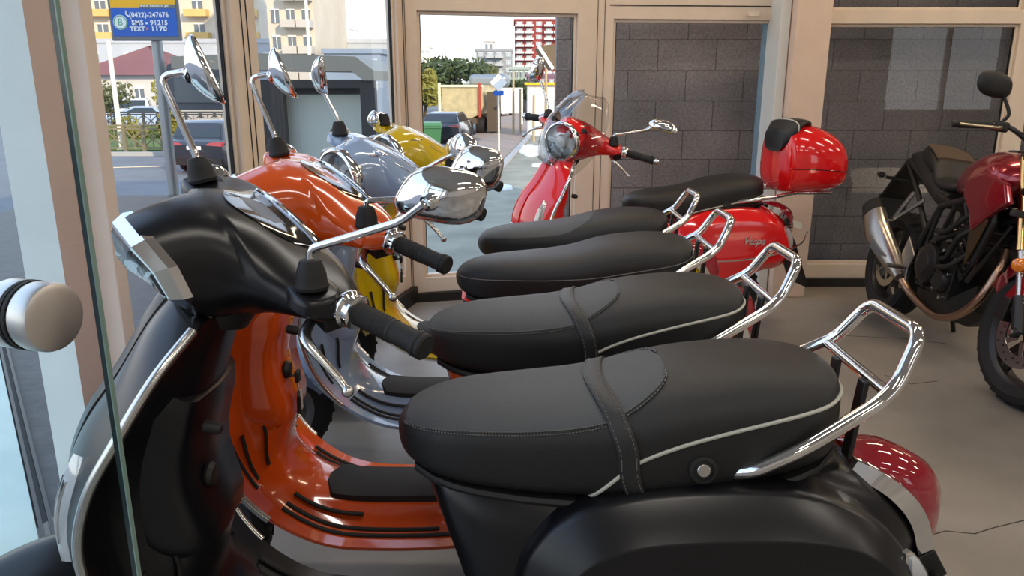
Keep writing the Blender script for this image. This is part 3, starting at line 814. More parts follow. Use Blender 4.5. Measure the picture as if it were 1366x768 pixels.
    # ---- steering part: fork, wheel, fender, headset
    FA = Vector((1.205, 0, .245))
    WM = steer_m(R(wsteer)) if wsteer is not None else SM
    wheel(root, FA, .245, .11, 'front_wheel', 5, WM, disc_side=-1)
    f_ = MB(); f_.tube([AP + AX * -.02, AP - AX * .60], .026, 14); f_.tube(smooth_path([AP - AX * .55, Vector((1.09, -.06, .46)), Vector((1.15, -.105, .36)), FA + Vector((0, -.10, 0)), FA + Vector((0, -.06, 0))], 5), .022, 12)
    f_.tube([FA + Vector((-.03, -.11, .02)), Vector((1.13, -.12, .45))], .028, 12)
    f_.xf(WM).build('front_fork', M['alloy_dark'], root)
    fe = MB(); rg = []
    for i in range(31):
        a = R(158 - fend * i / 30); t = i / 30; r0 = .277; hw = .085 + .012 * math.sin(t * PI)
        if t > .8: hw *= 1 - ((t - .8) / .2) ** 2 * .55
        if t < .1: hw *= .85 + 1.5 * t
        ring = []
        for k in range(13):
            q = -1 + 2 * k / 12; c_ = math.sqrt(max(0, 1 - abs(q) ** 3)); rr_ = r0 - .055 + .075 * c_
            if k in (0, 12): rr_ = r0 - .09
            ring.append((FA.x + math.cos(a) * rr_, q * hw, FA.z + .01 + math.sin(a) * rr_))
        inner = [(FA.x + (p[0] - FA.x) * .985, p[1] * .96, FA.z + (p[2] - FA.z) * .985) for p in reversed(ring)]
        rg.append(ring + inner)
    fe.loft(rg).xf(WM).build('front_fender', pm_, root, ang=60)
    # headset: nacelle + wings
    hc = M[cover] if cover else pm_
    b = MB(); rings = []
    if sprint: NK = [(-.112, .16, 1.088, 1.062), (-.104, .205, 1.100, 1.050), (-.085, .238, 1.112, 1.035), (-.055, .248, 1.128, 1.020), (-.025, .240, 1.146, 1.005), (.0, .205, 1.158, .993), (.03, .150, 1.168, .982), (.06, .110, 1.172, .974), (.09, .093, 1.168, .972), (.12, .085, 1.160, .975)]
    else: NK = [(-.112, .16, 1.088, 1.062), (-.104, .205, 1.102, 1.050), (-.085, .238, 1.118, 1.035), (-.055, .245, 1.138, 1.018), (-.025, .225, 1.156, 1.000), (.0, .185, 1.168, .988), (.03, .138, 1.176, .978), (.06, .108, 1.176, .972), (.085, .095, 1.172, .972), (.11, .088, 1.165, .975)]
    nfr = NK[-1][0]; ksh = .42 if sprint else .06; WZ = 1.070
    def shear(x, z): return x + (z - WZ) * ksh * max(0, (x + .03) / (nfr + .03)) ** 1.5
    def hs_top(x, y):
        hw, ct, cb = cr1(NK, x); q = min(1, abs(y) / hw); e_ = (1 - q ** 2.6) ** .5 if x > .03 else (1 - q ** 5) ** .5
        s_ = 1 / (1 + (abs(y) / .118) ** 4); wt = .030
        return WZ + (wt + (ct - WZ - wt) * s_) * e_
    def hs_bot(x, y):
        hw, ct, cb = cr1(NK, x); q = min(1, abs(y) / hw); e_ = (1 - q ** 2.6) ** .5 if x > .03 else (1 - q ** 5) ** .5
        s_ = 1 / (1 + (abs(y) / .118) ** 4); wt = .026
        return WZ - (wt + (WZ - cb - wt) * s_) * e_
    for i in range(41):
        x = NK[0][0] + (nfr - NK[0][0]) * i / 40; hw = cr1(NK, x)[0]; ring = []; m_ = 22
        for k in range(m_ + 1):
            y = -hw * math.cos(PI * k / m_); z = hs_top(x, y); ring.append((AP.x + shear(x, z), y, z))
        for k in range(1, m_):
            y = hw * math.cos(PI * k / m_); z = hs_bot(x, y); ring.append((AP.x + shear(x, z), y, z))
        rings.append(ring)
    b.loft(rings)
    b.xf(SM); hs = b.build('headset', hc, root, ang=60)
    # neck below the headset
    nb = MB(); nb.tube([AP + Vector((.01, 0, -.02)), AP + Vector((.03, 0, -.075)), AP + Vector((.05, 0, -.12))], [.075, .07, .06], 20); nb.xf(SM).build('headset_neck', M['plastic'], root)
    # headlight
    hl = MB(); x0 = AP.x + NK[-1][0]
    if sprint:
        def hexr(s_, x, zo=0): return [(x + z * .46 + (.012 if abs(z) < .02 else 0), y * s_, 1.066 + zo + z * s_) for (y, z) in ((-.046, .092), (.046, .092), (.084, .058), (.090, .0), (.066, -.066), (.040, -.092), (-.040, -.092), (-.066, -.066), (-.090, 0), (-.084, .058))]
        hl.loft([hexr(.98, x0 - .022), hexr(.985, x0 - .008), hexr(.88, x0 + .010), hexr(.82, x0 + .011), hexr(.77, x0 - .002), hexr(.5, x0 - .010)], True, (False, True)); hl.xf(SM); ho = hl.build('headlight_housing', M['chrome'], root, ang=25)
        MB().loft([hexr(.83, x0 + .009), hexr(.76, x0 + .015), hexr(.4, x0 + .018)], True, (False, True)).xf(SM).build('headlight_lens', M['lens'], ho, ang=30)
        rf = MB()
        for z in (-.035, 0, .035): rf.tube([(x0 + .002 + z * .46, -.055, 1.066 + z), (x0 + .006 + z * .46, 0, 1.066 + z), (x0 + .002 + z * .46, .055, 1.066 + z)], .005, 8)
        rf.xf(SM).build('headlight_reflector', M['chrome_satin'], ho)
    else:
        hd = (1, 0, .10)
        c = Vector((x0 - .022, 0, 1.070))
        hl.lathe([(.088, 0), (.096, .02), (.097, .040), (.092, .048), (.086, .050), (.083, .046), (.080, .030), (.05, .012), (.0, .004)], c, hd, 48); hl.xf(SM); ho = hl.build('headlight_housing', M['chrome'], root)
        MB().lathe([(.084, .046), (.075, .055), (.05, .062), (.02, .065), (0, .0655)], c, hd, 48).xf(SM).build('headlight_lens', M['lens'], ho)
        rf = MB()
        rf.lathe([(.080, .036), (.072, .030), (.052, .027), (.036, .030), (.034, .040), (.028, .047), (.0, .049)], c, hd, 36, caps=False)
        for k in range(3):
            a = 2 * PI * k / 3 + .5
            rf.bar(c + Vector((.040, math.sin(a) * .026, math.cos(a) * .026)), c + Vector((.040, math.sin(a) * .074, math.cos(a) * .074)), .020, .012, up=(1, 0, 0))
        rf.xf(SM).build('headlight_reflector', M['reflector'], ho)
    # instrument: glossy brow at the back of the headset with a chrome rear rim
    ins = MB(); rg = []; rim = []
    for i in range(33):
        q = -1 + i / 16; y = .112 * math.sin(q * PI / 2); k = 1 - (abs(y) / .112) ** 2
        xr = -.088; xf_ = xr + .012 + (.085 if sprint else .030) * k ** .75; zr_ = 1.106 + .012 * k ** .5
        pts = []
        for t in (0, .25, .5, .75, 1):
            x = xf_ + (xr - xf_) * t; z = hs_top(x, y) + .001 + .0045 * math.sin(t * PI / 2)
            z = z * (1 - t ** 2) + zr_ * t ** 2
            pts.append((AP.x + x, y, z))
        rim.append((AP.x + xr, y, zr_))
        pts += [(AP.x + xr - .012, y, zr_ - .004), (AP.x + xr - .022, y, zr_ - .045), (AP.x + xf_ - .002, y, hs_top(xf_, y) - .015)]
        rg.append(pts)
    ins.loft(rg).xf(SM); io = ins.build('instrument_cluster', M['black_gloss'] if sprint else hc, root, ang=50)
    MB().tube(rim, .0042 if sprint else .0022, 8).xf(SM).build('instrument_rim', M['chrome'], io)
    # accent lines on the headset of round headlights
    if not sprint:
        for sg in (1, -1):
            for (xa, ya, xb, yb) in ((.055, .055, .015, .072), (-.005, .098, -.045, .135)):
                MB().tube([(AP.x + shear(xa + (xb - xa) * t / 5, 1.12), sg * (ya + (yb - ya) * t / 5), hs_top(xa + (xb - xa) * t / 5, ya + (yb - ya) * t / 5)) for t in range(6)], .0020, 6).xf(SM).build('headset_accent', M['chrome'], root)
    # grips, levers, bar ends, switchgear
    for sg in (1, -1):
        a = Vector((AP.x - .062, sg * .236, 1.076)); d = Vector((-.27, sg * 1, .04 if sg > 0 else -.30)).normalized()
        if sg < 0 and not sprint and paint != 'red': d = Vector((-.55, -1, -.50)).normalized()
        g = MB(); g.lathe([(.0, 0), (.026, 0), (.030, .006), (.030, .012), (.025, .016), (.024, .022), (.027, .024), (.027, .028), (.021, .031), (.0, .031)], a, d, 28).xf(SM).build('grip_collar', M['chrome'], root)
        prof = [(.0, .028), (.0175, .028), (.0185, .030)]
        for k in range(13): prof += [(.0186, .031 + k * .005), (.0174, .0335 + k * .005)]
        prof += [(.0188, .100), (.0175, .102), (.0178, .125), (.0180, .140), (.0205, .143), (.0205, .149), (.0190, .151), (.0205, .153), (.0205, .158), (.018, .161), (0, .161)]
        MB().lathe(prof, a, d, 28).xf(SM).build('grip', M['rubber'], root, ang=30)
        if paint == 'red': MB().lathe([(0, .158), (.014, .158), (.016, .166), (.015, .185), (.010, .190), (0, .190)], a, d, 20).xf(SM).build('bar_end', M['chrome'], root)
        lv = MB(); p0 = Vector((AP.x - .030, sg * .212, 1.046)); fw_ = Vector((1, sg * .27, 0)).normalized()
        lp = smooth_path([p0 + d * t_ + fw_ * f_ + Vector((0, 0, z_)) for (t_, f_, z_) in ((-.012, .0, 0), (.008, .034, -.002), (.030, .046, -.008), (.060, .046, -.024), (.088, .044, -.042), (.108, .046, -.054))], 6)
        lv.tube(lp, [.009, .0095, .0085, .0065, .006, .0055], 12, flat=.8); lv.lathe([(.0, -.009), (.005, -.008), (.0085, -.003), (.0095, 0), (.0085, .004), (.005, .008), (0, .0095)], lp[-1], (lp[-1] - lp[-2]), 18)
        lv.xf(SM).build('brake_lever', M['chrome_satin'], root)
        sw = MB(); sw.box((AP.x - .055, sg * .218, 1.056), (.05, .034, .044)); sw.tube([(AP.x - .085, sg * .215, 1.065), (AP.x - .100, sg * .217, 1.062)], .008, 8); sw.xf(SM).build('switchgear', M['plastic'], root, bevel=.006)
    # mirrors
    if mirrors:
        bl = SM @ Vector((AP.x - .028, .200, 1.096)); br2 = SM @ Vector((AP.x - .028, -.200, 1.096))
        # raised pads the boots sit on
        for sg in (1, -1):
            pd = MB().loft([[(AP.x - .030 + .034 * s_ * math.copysign(abs(math.cos(2 * PI * k / 20)) ** .7, math.cos(2 * PI * k / 20)), sg * .198 + .040 * s_ * math.copysign(abs(math.sin(2 * PI * k / 20)) ** .7, math.sin(2 * PI * k / 20)), z) for k in range(20)] for (s_, z) in ((1.15, 1.078), (1.08, 1.092), (1.0, 1.098), (.9, 1.100))])
            pd.xf(SM).build('mirror_pad', hc, hs, ang=50)
        bl = bl + Vector((0, 0, .004)); br2 = br2 + Vector((0, 0, .004))
        n_ = dict(stem=[(0, 0, .060), (-.145, .040, .108), (-.182, .075, .138)], c=(-.204, .035, .146), n=(-.30, -.93, .10), a=.064, b=.041, up=(-.10, .1, 1), kind='oval'); n_.update(mirror_near or {})
        make_mirror(root, bl, [bl + Vector(p) for p in n_['stem']], bl + Vector(n_['c']), n_['n'], n_['a'], n_['b'], n_['up'], n_['kind'])
        f2 = dict(stem=[(.010, 0, .05), (.058, 0, .185), (.010, 0, .192)], c=(-.030, .0, .196), n=(-.92, -.28, .37), a=.037, b=.062, up=(.3, 0, 1), kind='round'); f2.update(mirror_far or {})
        make_mirror(root, br2, [br2 + Vector(p) for p in f2['stem']], br2 + Vector(f2['c']), f2['n'], f2['a'], f2['b'], f2['up'], f2['kind'])
    if screen:
        s_ = MB(); rg = []
        for i in range(17):
            t = i / 16; z = .96 + .33 * t; hw = .17 * math.sin(R(30 + 132 * t)) ** .6 if t < .97 else .06
            x = AP.x + .175 - .17 * t - .03 * t * t
            rg.append([(x - .05 * q * q, hw * q, z - .02 * q * q * (1 - t)) for q in [-1 + 2 * k / 20 for k in range(21)]])
        s_.loft(rg, closed=False)
        so_ = s_.xf(SM).build('flyscreen', M['smoke'], root); md = so_.modifiers.new('t', 'SOLIDIFY'); md.thickness = .003
        k_ = MB()
        for sg in (1, -1):
            k_.tube([(AP.x + .02, sg * .08, 1.13), (AP.x + .095, sg * .09, 1.155)], .006, 8); k_.lathe([(0, 0), (.012, 0), (.012, .006), (0, .008)], (AP.x + .090, sg * .09, 1.155), (1, 0, .3), 16)
        k_.xf(SM).build('flyscreen_bracket', M['plastic'], so_)
    return root, SM
M['strap'] = mat('strap_vinyl', (.020, .020, .020), .38, bump=.6, bscale=350, detail=4)
mat_ind = mat('clear_indicator', (.70, .72, .74), .12, .35, coat=1.)

X0 = .345
MAT = (
 ('black_matte', 'hex', X0, 1.25, 'strap'), ('orange', 'hex', X0 - .01, 1.76, 'strap'), ('blue', 'round', X0 + .02, 2.40, 'plain'), ('yellow', 'round', X0 + .063, 3.02, 'twotone'))
labels = ['matte black scooter nearest the camera, partly behind the open glass door', 'orange scooter between the matte black one and the blue-grey one',
          'blue-grey scooter with round headlight between the orange and yellow ones', 'yellow scooter farthest along the parallel row by the window']
# black: gloss black leg shield inside is the same paint family
S1, SM1 = make_scooter('scooter', (X0, 1.25, 0), PI, 'black_matte', 'hex', labels[0], seat='strap')
S2, SM2 = make_scooter('scooter', (X0 - .01, 1.76, 0), PI, 'orange', 'hex', labels[1], seat='strap', steer=46, wsteer=6, fend=110,
    mirror_near=dict(stem=[(0, 0, .055), (-.10, .0, .060), (-.205, .03, .105)], c=(-.241, .016, .126), n=(-.5, -.80, .10), a=.060, b=.048))
S3, SM3 = make_scooter('scooter', (X0 + .02, 2.40, 0), PI, 'blue', 'round', labels[2], seat='plain', steer=53, wsteer=40, sdz=.02,
    mirror_near=dict(stem=[(0, 0, .05), (-.08, .03, .095), (-.113, .05, .108)], c=(-.138, .069, .118), n=(-.5, -.80, .25), a=.050, b=.050, kind='round'),
    mirror_far=dict(stem=[(.004, 0, .05), (.045, 0, .135)], c=(.040, 0, .185), n=(-.80, -.35, .12), a=.030, b=.058, kind='oval'))
S4, SM4 = make_scooter('scooter', (X0 + .063, 3.02, 0), PI, 'yellow', 'round', labels[3], seat='twotone', steer=53, wsteer=40, sdz=.037,
    mirror_near=dict(stem=[(0, 0, .045), (.0, .02, .070), (-.01, .04, .075)], c=(-.028, .049, .063), n=(-.5, -.80, .25), a=.050, b=.050, kind='round'),
    mirror_far=dict(stem=[(.0, 0, .040), (.015, 0, .046)], c=(.030, 0, .022), n=(-.80, -.45, .2), a=.034, b=.036, kind='round'))
# red scooter with top case, turned towards the viewer
S5, SM5 = make_scooter('scooter', (1.10, 4.03, 0), PI + R(12), 'red', 'round', 'bright red scooter with flyscreen and red top case by the block wall windows', steer=44, seat='piped', rack=False, sdz=.02, screen=True,
   mirror_near=dict(stem=[(.0, .0, .050), (-.06, .03, .060), (-.13, .07, .075)], c=(-.21, .10, .085), n=(.05, -.35, -.9), a=.034, b=.066, up=(-1, .3, .1), kind='oval'),
   mirror_far=dict(stem=[(-.005, -.02, .06), (.03, -.06, .19)], c=(.04, -.075, .235), n=(-.75, -.60, .05), a=.040, b=.060, up=(.15, 0, 1), kind='oval'))
def top_case(root):
    b = MB(); rg = []
    TK_ = [(-.70, .02, 1.00, .93), (-.69, .09, 1.05, .88), (-.65, .145, 1.10, .85), (-.58, .175, 1.145, .835), (-.48, .19, 1.18, .83), (-.40, .185, 1.195, .83), (-.345, .17, 1.185, .835), (-.325, .15, 1.165, .85), (-.318, .11, 1.13, .88)]
    for i in range(37):
        x = -.70 + .382 * i / 36; hw, zt, zb = cr1(TK_, x); rg.append([(x, y, z) for (y, z) in se_ring(hw, zt, zb, 2.7, 40, zm=zb + (zt - zb) * .36)])
    b.loft(rg); tc = b.build('top_case', M['red'], root, ang=60); tc.location = (.03, 0, -.055)
    s_ = MB(); rg = []
    for i in range(25):
        x = -.695 + .37 * i / 24; hw, zt, zb = cr1(TK_, x); zm = zb + (zt - zb) * .36
        rg.append((x, hw + .001, zm + .004))
    seam = [(-.703, 0, .962)] + rg
    for sg_ in (1, -1): MB().tube([(p[0], sg_ * p[1], p[2]) for p in seam], .0022, 6).build('case_seam', M['black_gloss'], tc)
    pad = MB(); rg = []
    for i in range(17):
        t = i / 16; x = -.475 + .170 * t; hw = .125 * (math.sin(R(15 + 150 * t)) ** .5)
        a, zt, zb = cr1(TK_, min(x, -.33)); zt_ = zt + .018 - max(0, (x + .36)) * .5; zb_ = zt - .02 - max(0, t - .45) * .20
        rg.append([(x, y, z) for (y, z) in se_ring(hw + .03 * t, zt_, zb_, 2.6, 24)])
    pad.loft(rg); po_ = pad.build('backrest_pad', M['vinyl'], tc)
    pts = [((p[0]), p[1] * 1.02, p[2] + .0015) for p in (rg[11][17:] + rg[11][:8])]
    MB().tube(pts, .0035, 8).build('pad_piping', M['piping'], po_)
    r_ = MB()
    for sg_ in (1, -1):
        r_.tube(smooth_path([(.02, sg_ * .135, .745), (-.10, sg_ * .165, .760), (-.24, sg_ * .150, .772), (-.36, sg_ * .11, .780), (-.50, sg_ * .10, .775), (-.58, sg_ * .09, .77)], 6), .010, 12)
    r_.tube([(-.50, -.10, .773), (-.50, .10, .773)], .010, 12); r_.tube([(-.36, -.11, .778), (-.36, .11, .778)], .010, 12)
    r_.build('rear_rack', M['chrome'], root)
top_case(S5)
# chrome strip round the red scooter's tail, script emblem and badge on the cowl
st = MB()
for sg_ in (1, -1): st.tube(smooth_path([(.33, sg_ * .165, .50), (.20, sg_ * .236, .475), (.0, sg_ * .245, .470), (-.20, sg_ * .236, .49), (-.36, sg_ * .20, .53), (-.46, sg_ * .10, .57)], 6), .005, 8)
st.build('cowl_guard_strip', M['chrome'], S5)
for S, m_ in ((S5, 'chrome'),):
    mm = frame_m((-.08, .2245, .560), (-1, 0.02, -.04), (0, -.08, 1)); text_mesh('Vespa', .050, M[m_], S, mm, 'script_emblem', shear=.45, ext=.002, bold=.0008)
MB().loft([[(-.30, .206, .655), (-.36, .192, .640), (-.365, .196, .605), (-.305, .213, .62)], [(-.30, .209, .655), (-.36, .195, .640), (-.365, .199, .605), (-.305, .216, .62)]]).build('badge_plate', M['piping'], S5, smooth=False)

# keys hanging in the locks of the steering column
def key(loc, lab, tagm=None, tilt=0):
    r_ = empty('ignition_key', loc, tilt, lab, 'key')
    MB().box((0, 0, -.012), (.010, .028, .030)).build('key_head', M['plastic'], r_, bevel=.004)
    MB().box((.014, 0, -.01), (.030, .004, .009)).build('key_blade', M['alloy'], r_, bevel=.001)
    MB().tube([(.0 + .0, .010 * math.cos(2 * PI * k / 20), -.034 + .011 * math.sin(2 * PI * k / 20)) for k in range(20)], .0011, 6, closed=True).build('key_ring', M['chrome'], r_)
    k2 = MB(); k2.lathe([(0, -.003), (.012, -.003), (.012, .003), (0, .003)], (0, .004, -.060), (1, .2, 0), 16); k2.bar((0, .004, -.065), (.0, .012, -.105), .009, .003); k2.build('spare_key', M['alloy_dark'], r_)
    if tagm: MB().loft([[(-.004, -.012, -.05), (-.004, .002, -.05), (-.004, -.002, -.10), (-.004, -.014, -.098)], [(-.001, -.012, -.05), (-.001, .002, -.05), (-.001, -.002, -.10), (-.001, -.014, -.098)]]).build('key_tag', tagm, r_, smooth=False)
    return r_
def world(S, p): return S.matrix_basis @ Vector(p)
key(world(S2, (.850, .03, .67)), 'ignition key with pale metal tag hanging in the orange scooter', M['piping'], PI)
key(world(S4, (.850, .03, .67)), 'black ignition key hanging in the yellow scooter', None, PI)
key(world(S3, (.850, .03, .67)), 'ignition key hanging in the blue-grey scooter behind the black handlebar grip', None, PI)
# key in the seat lock of the orange scooter
sk = empty('seat_key', world(S2, (.045, .168, .752)), label='key with ring stuck in the seat lock of the orange scooter', cat='key')
MB().box((0, -.012, -.004), (.014, .022, .020)).build('key_head', M['plastic'], sk, bevel=.004); MB().tube([(.008 + .012 * math.cos(2 * PI * k / 20), -.022, -.026 + .012 * math.sin(2 * PI * k / 20)) for k in range(20)], .0012, 6, closed=True).build('key_ring', M['chrome'], sk)
# lock cable / leg of the yellow scooter left out: nothing of it is clear in the photograph

# ------------------------------------------------------------------ motorcycle
def motorcycle():
    root = empty('motorcycle', (2.235, 4.42, 0), -PI / 2 - R(3), 'dark red and black naked motorcycle by the right window, facing the viewer', 'motorcycle'); root.rotation_euler = (-R(8.5), 0, -PI / 2 - R(3))
    WB = 1.35; rr = .305
    wheel(root, (0, 0, rr), rr, .15, 'rear_wheel', 5, None, disc_side=-1, rimmat='alloy_dark', hub=.05, rimr=.72)
    ST = Matrix.Translation((WB - .30, 0, .88)) @ Matrix.Rotation(R(8), 4, Vector((-.42, 0, .90))) @ Matrix.Translation((-(WB - .30), 0, -.88))
    FA = Vector((WB, 0, rr))
    fwz = wheel(root, FA, rr, .115, 'front_wheel', 5, ST, None, rimmat='alloy_dark', hub=.045, rimr=.74)
    d_ = MB()
    yy = -.072
    d_.lathe([(.092, yy), (.145, yy), (.145, yy - .004), (.092, yy - .004), (.092, yy)], FA, (0, 1, 0), 48, caps=False)
    for k in range(5):
        a = 2 * PI * k / 5; v = Vector((math.cos(a), 0, math.sin(a))); d_.bar(FA + v * .03 + Vector((0, yy, 0)), FA + v * .10 + Vector((0, yy, 0)), .022, .004, up=(0, 1, 0))
    d_.xf(ST).build('brake_disc', M['chrome_satin'], fwz)
    hol = MB()
    for k in range(24):
        a = 2 * PI * k / 24; r_ = .118 + .012 * (k % 3 - 1); c = FA + Vector((math.cos(a) * r_, yy - .0045, math.sin(a) * r_)); hol.lathe([(0, 0), (.005, 0), (.005, -.001), (0, -.001)], c, (0, 1, 0), 8)
    hol.xf(ST).build('disc_holes', M['plastic'], fwz)
    # fork: gold upper, silver lower
    sv = Vector((-.42, 0, .908)); 
    for sg_ in (1, -1):
        b = FA + Vector((-.01, sg_ * .085, .0))
        lo = MB(); lo.tube([b, b + sv * .16], .030, 16); lo.lathe([(0, -.012), (.022, -.012), (.022, .012), (0, .012)], b + Vector((.0, sg_ * .02, 0)), (0, 1, 0), 20); lo.tube([b + sv * .05 + Vector((-.0, sg_ * .0, 0)), b + sv * .11 + Vector((-.05, 0, 0))], .02, 10); lo.xf(ST).build('fork_foot', M['alloy_dark'], root)
        MB().tube([b + sv * .10, b + sv * .40], .0185, 16).xf(ST).build('fork_slider', M['chrome_satin'], root)
        MB().tube([b + sv * .36, b + sv * .39, b + sv * .78], [.028, .026, .026], 18).xf(ST).build('fork_tube', M['gold'], root)
        MB().lathe([(0, -.01), (.012, -.01), (.013, .01), (0, .01)], b + Vector((0, sg_ * .035, 0)), (0, 1, 0), 16).xf(ST).build('axle_nut', M['chrome_satin'], root)
        MB().bar(b + sv * .52 + Vector((.05, sg_ * .03, 0)), b + sv * .52 + Vector((.05, sg_ * .10, 0)), .03, .03).xf(ST).build('indicator_arm', M['plastic'], root, bevel=.006)
        MB().lathe([(0, -.01), (.028, -.01), (.032, 0), (.028, .018), (.012, .028), (0, .028)], b + sv * .30 + Vector((.045, sg_ * .045, 0)), (.6, sg_ * 1, 0), 20).xf(ST).build('side_reflector', M['amber'], root)
    yk = MB(); yk.box((FA.x - .25, 0, .87), (.07, .22, .035)); yk.box((FA.x - .32, 0, 1.01), (.07, .22, .03)); yk.xf(ST).build('fork_yoke', M['alloy_dark'], root, bevel=.008)
    cp = MB(); cp.box(FA + Vector((-.115, -.092, .075)), (.06, .05, .10)); cp.tube([FA + Vector((-.09, -.09, .12)), FA + Vector((-.17, -.07, .25)), FA + Vector((-.28, -.05, .55))], .006, 8); cp.xf(ST).build('brake_caliper', M['alloy_dark'], root, bevel=.008)
    # front mudguard
    rg = []
    for i in range(25):
        a = R(155 - 118 * i / 24); hw = .078 if 3 < i < 20 else .055
        ring = []
        for k in range(9):
            q = -1 + 2 * k / 8; r_ = rr + .018 + .028 * math.sqrt(1 - q * q * .98) - (.05 if k in (0, 8) else 0); ring.append((FA.x + math.cos(a) * r_, q * hw, FA.z + math.sin(a) * r_))
        rg.append(ring + [(FA.x + (p[0] - FA.x) * .985, p[1] * .93, FA.z + (p[2] - FA.z) * .985) for p in reversed(ring)])
    fm = MB().loft(rg)
    for sg_ in (1, -1): fm.bar(FA + Vector((-.02, sg_ * .084, .30)), FA + Vector((-.115, sg_ * .090, .10)), .075, .02, up=(0, 1, 0))
    fm.xf(ST).build('front_mudguard', M['bike_red'], root, ang=50)
    # engine block and cases
    e = MB(); e.box((.66, 0, .42), (.34, .26, .24)); e.bar((.78, 0, .46), (.90, 0, .66), .22, .24, up=(0, 1, 0)); e.bar((.88, 0, .62), (.93, 0, .72), .20, .26, up=(0, 1, 0)); 
    for k in range(7): e.bar((.79 + .018 * k, 0, .50 + .03 * k), (.795 + .018 * k, 0, .508 + .03 * k), .235, .27, up=(0, 1, 0))
    e.build('engine_block', M['engine'], root, bevel=.018)
    for sg_ in (1, -1):
        c_ = MB(); c_.lathe([(0, .0), (.098, 0), (.105, .012), (.100, .035), (.085, .045), (.06, .048), (.055, .053), (0, .053)], (.60, sg_ * .125, .43), (0, sg_, 0), 36); c_.lathe([(0, 0), (.062, 0), (.062, .02), (.05, .035), (0, .035)], (.75, sg_ * .125, .38), (0, sg_, 0), 28)
        for k in range(9):
            a = 2 * PI * k / 9; c_.lathe([(0, 0), (.009, 0), (.009, .028), (0, .03)], (.60 + math.cos(a) * .112, sg_ * .125, .43 + math.sin(a) * .112), (0, sg_, 0), 10)
        c_.build('engine_cover', M['engine'], root)
    bl = MB()
    for (x, z) in ((.70, .52), (.76, .55), (.82, .50), (.84, .58), (.80, .42), (.86, .66), (.70, .33), (.78, .30)):
        bl.lathe([(0, 0), (.010, 0), (.010, .012), (0, .014)], (x, -.132, z), (0, -1, 0), 8)
    bl.build('engine_bolt', M['chrome_satin'], root)
    # frame: trellis and spars
    f = MB()
    for sg_ in (1, -1):
        f.tube([(1.04, sg_ * .04, .86), (.80, sg_ * .13, .80), (.56, sg_ * .14, .72), (.42, sg_ * .12, .52), (.42, sg_ * .10, .36)], .019, 10)
        f.tube([(1.02, sg_ * .04, .74), (.84, sg_ * .13, .66), (.62, sg_ * .14, .56), (.44, sg_ * .12, .46)], .016, 10)
        f.tube([(.84, sg_ * .13, .66), (.74, sg_ * .13, .78)], .012, 8); f.tube([(.62, sg_ * .14, .56), (.68, sg_ * .135, .76)], .012, 8); f.tube([(.56, sg_ * .14, .72), (.50, sg_ * .13, .50)], .012, 8)
        f.tube([(.60, sg_ * .12, .74), (.30, sg_ * .11, .80), (-.05, sg_ * .08, .90)], .015, 10); f.tube([(.45, sg_ * .12, .56), (.22, sg_ * .11, .74), (-.05, sg_ * .08, .88)], .014, 10)
        f.tube([(1.02, sg_ * .05, .72), (.96, sg_ * .10, .52), (.92, sg_ * .11, .42)], .014, 8)
    f.build('frame', M['alloy_dark'], root)
    sw = MB()
    for sg_ in (1, -1): sw.tube([(.46, sg_ * .10, .42), (.25, sg_ * .115, .40), (0, sg_ * .11, rr)], [.035, .03, .024], 12)
    sw.lathe([(0, -.13), (.02, -.13), (.022, .13), (0, .13)], (0, 0, rr), (0, 1, 0), 16); sw.build('swingarm', M['alloy_dark'], root)
    # radiator and shrouds
    MB().bar((.965, 0, .52), (1.01, 0, .76), .24, .03, up=(0, 1, 0)).build('radiator', M['engine'], root, bevel=.005)
    for sg_ in (1, -1): MB().prism([(.86, .70), (1.02, .80), (1.06, .72), (.99, .50), (.92, .54)], (0, sg_ * .135, 0), (1, 0, 0), (0, 0, 1), (0, sg_, 0), .022).build('radiator_shroud', M['plastic'], root, smooth=False, bevel=.008)
    # tank
    TK2 = [(.48, .05, .86, .80), (.52, .085, .90, .79), (.60, .125, .955, .77), (.70, .158, 1.005, .765), (.80, .175, 1.035, .77), (.90, .178, 1.035, .79), (.98, .16, 1.015, .82), (1.04, .12, .985, .86), (1.07, .07, .96, .90)]
    rg = []
    for i in range(31):
        x = .48 + .59 * i / 30; hw, zt, zb = cr1(TK2, x); rg.append([(x, y, z) for (y, z) in se_ring(hw, zt, zb, 2.3, 28, zm=zb + (zt - zb) * .42)])
    MB().loft(rg).build('fuel_tank', M['bike_red'], root, ang=60)
    MB().lathe([(0, 0), (.036, 0), (.036, .008), (.02, .012), (0, .012)], (.80, 0, 1.030), (-.05, 0, 1), 28).build('tank_cap', M['alloy_dark'], root)
    for sg_ in (1, -1): MB().prism([(.78, .88), (.92, .93), (1.10, .90), (1.16, .82), (1.06, .76), (.94, .66), (.88, .74), (.80, .80)], (0, sg_ * .150, 0), (1, 0, -.0), (0, 0, 1), (.05, sg_, 0), .035).build('tank_wing', M['bike_red'], root, smooth=False, bevel=.012)
    for sg_ in (1, -1): MB().prism([(.90, .73), (1.00, .77), (1.035, .72), (.99, .58), (.955, .50), (.93, .60)], (0, sg_ * .160, 0), (1, 0, 0), (0, 0, 1), (0, sg_, 0), .012).build('bronze_shroud', M['bronze'], root, smooth=False, bevel=.005)
    # seats
    SK = [(.06, .02, .985, .955), (.08, .075, 1.005, .93), (.14, .10, 1.005, .90), (.22, .115, .985, .875), (.29, .12, .955, .855), (.33, .12, .925, .845), (.38, .125, .865, .80), (.46, .12, .850, .78), (.54, .10, .850, .79), (.59, .06, .862, .82)]
    rg = []
    for i in range(31):
        x = .06 + .53 * i / 30; hw, zt, zb = cr1(SK, x); rg.append([(x, y, z) for (y, z) in se_ring(hw, zt, zb, 2.8, 24)])
    MB().loft(rg).build('seat', M['vinyl'], root, ang=60)
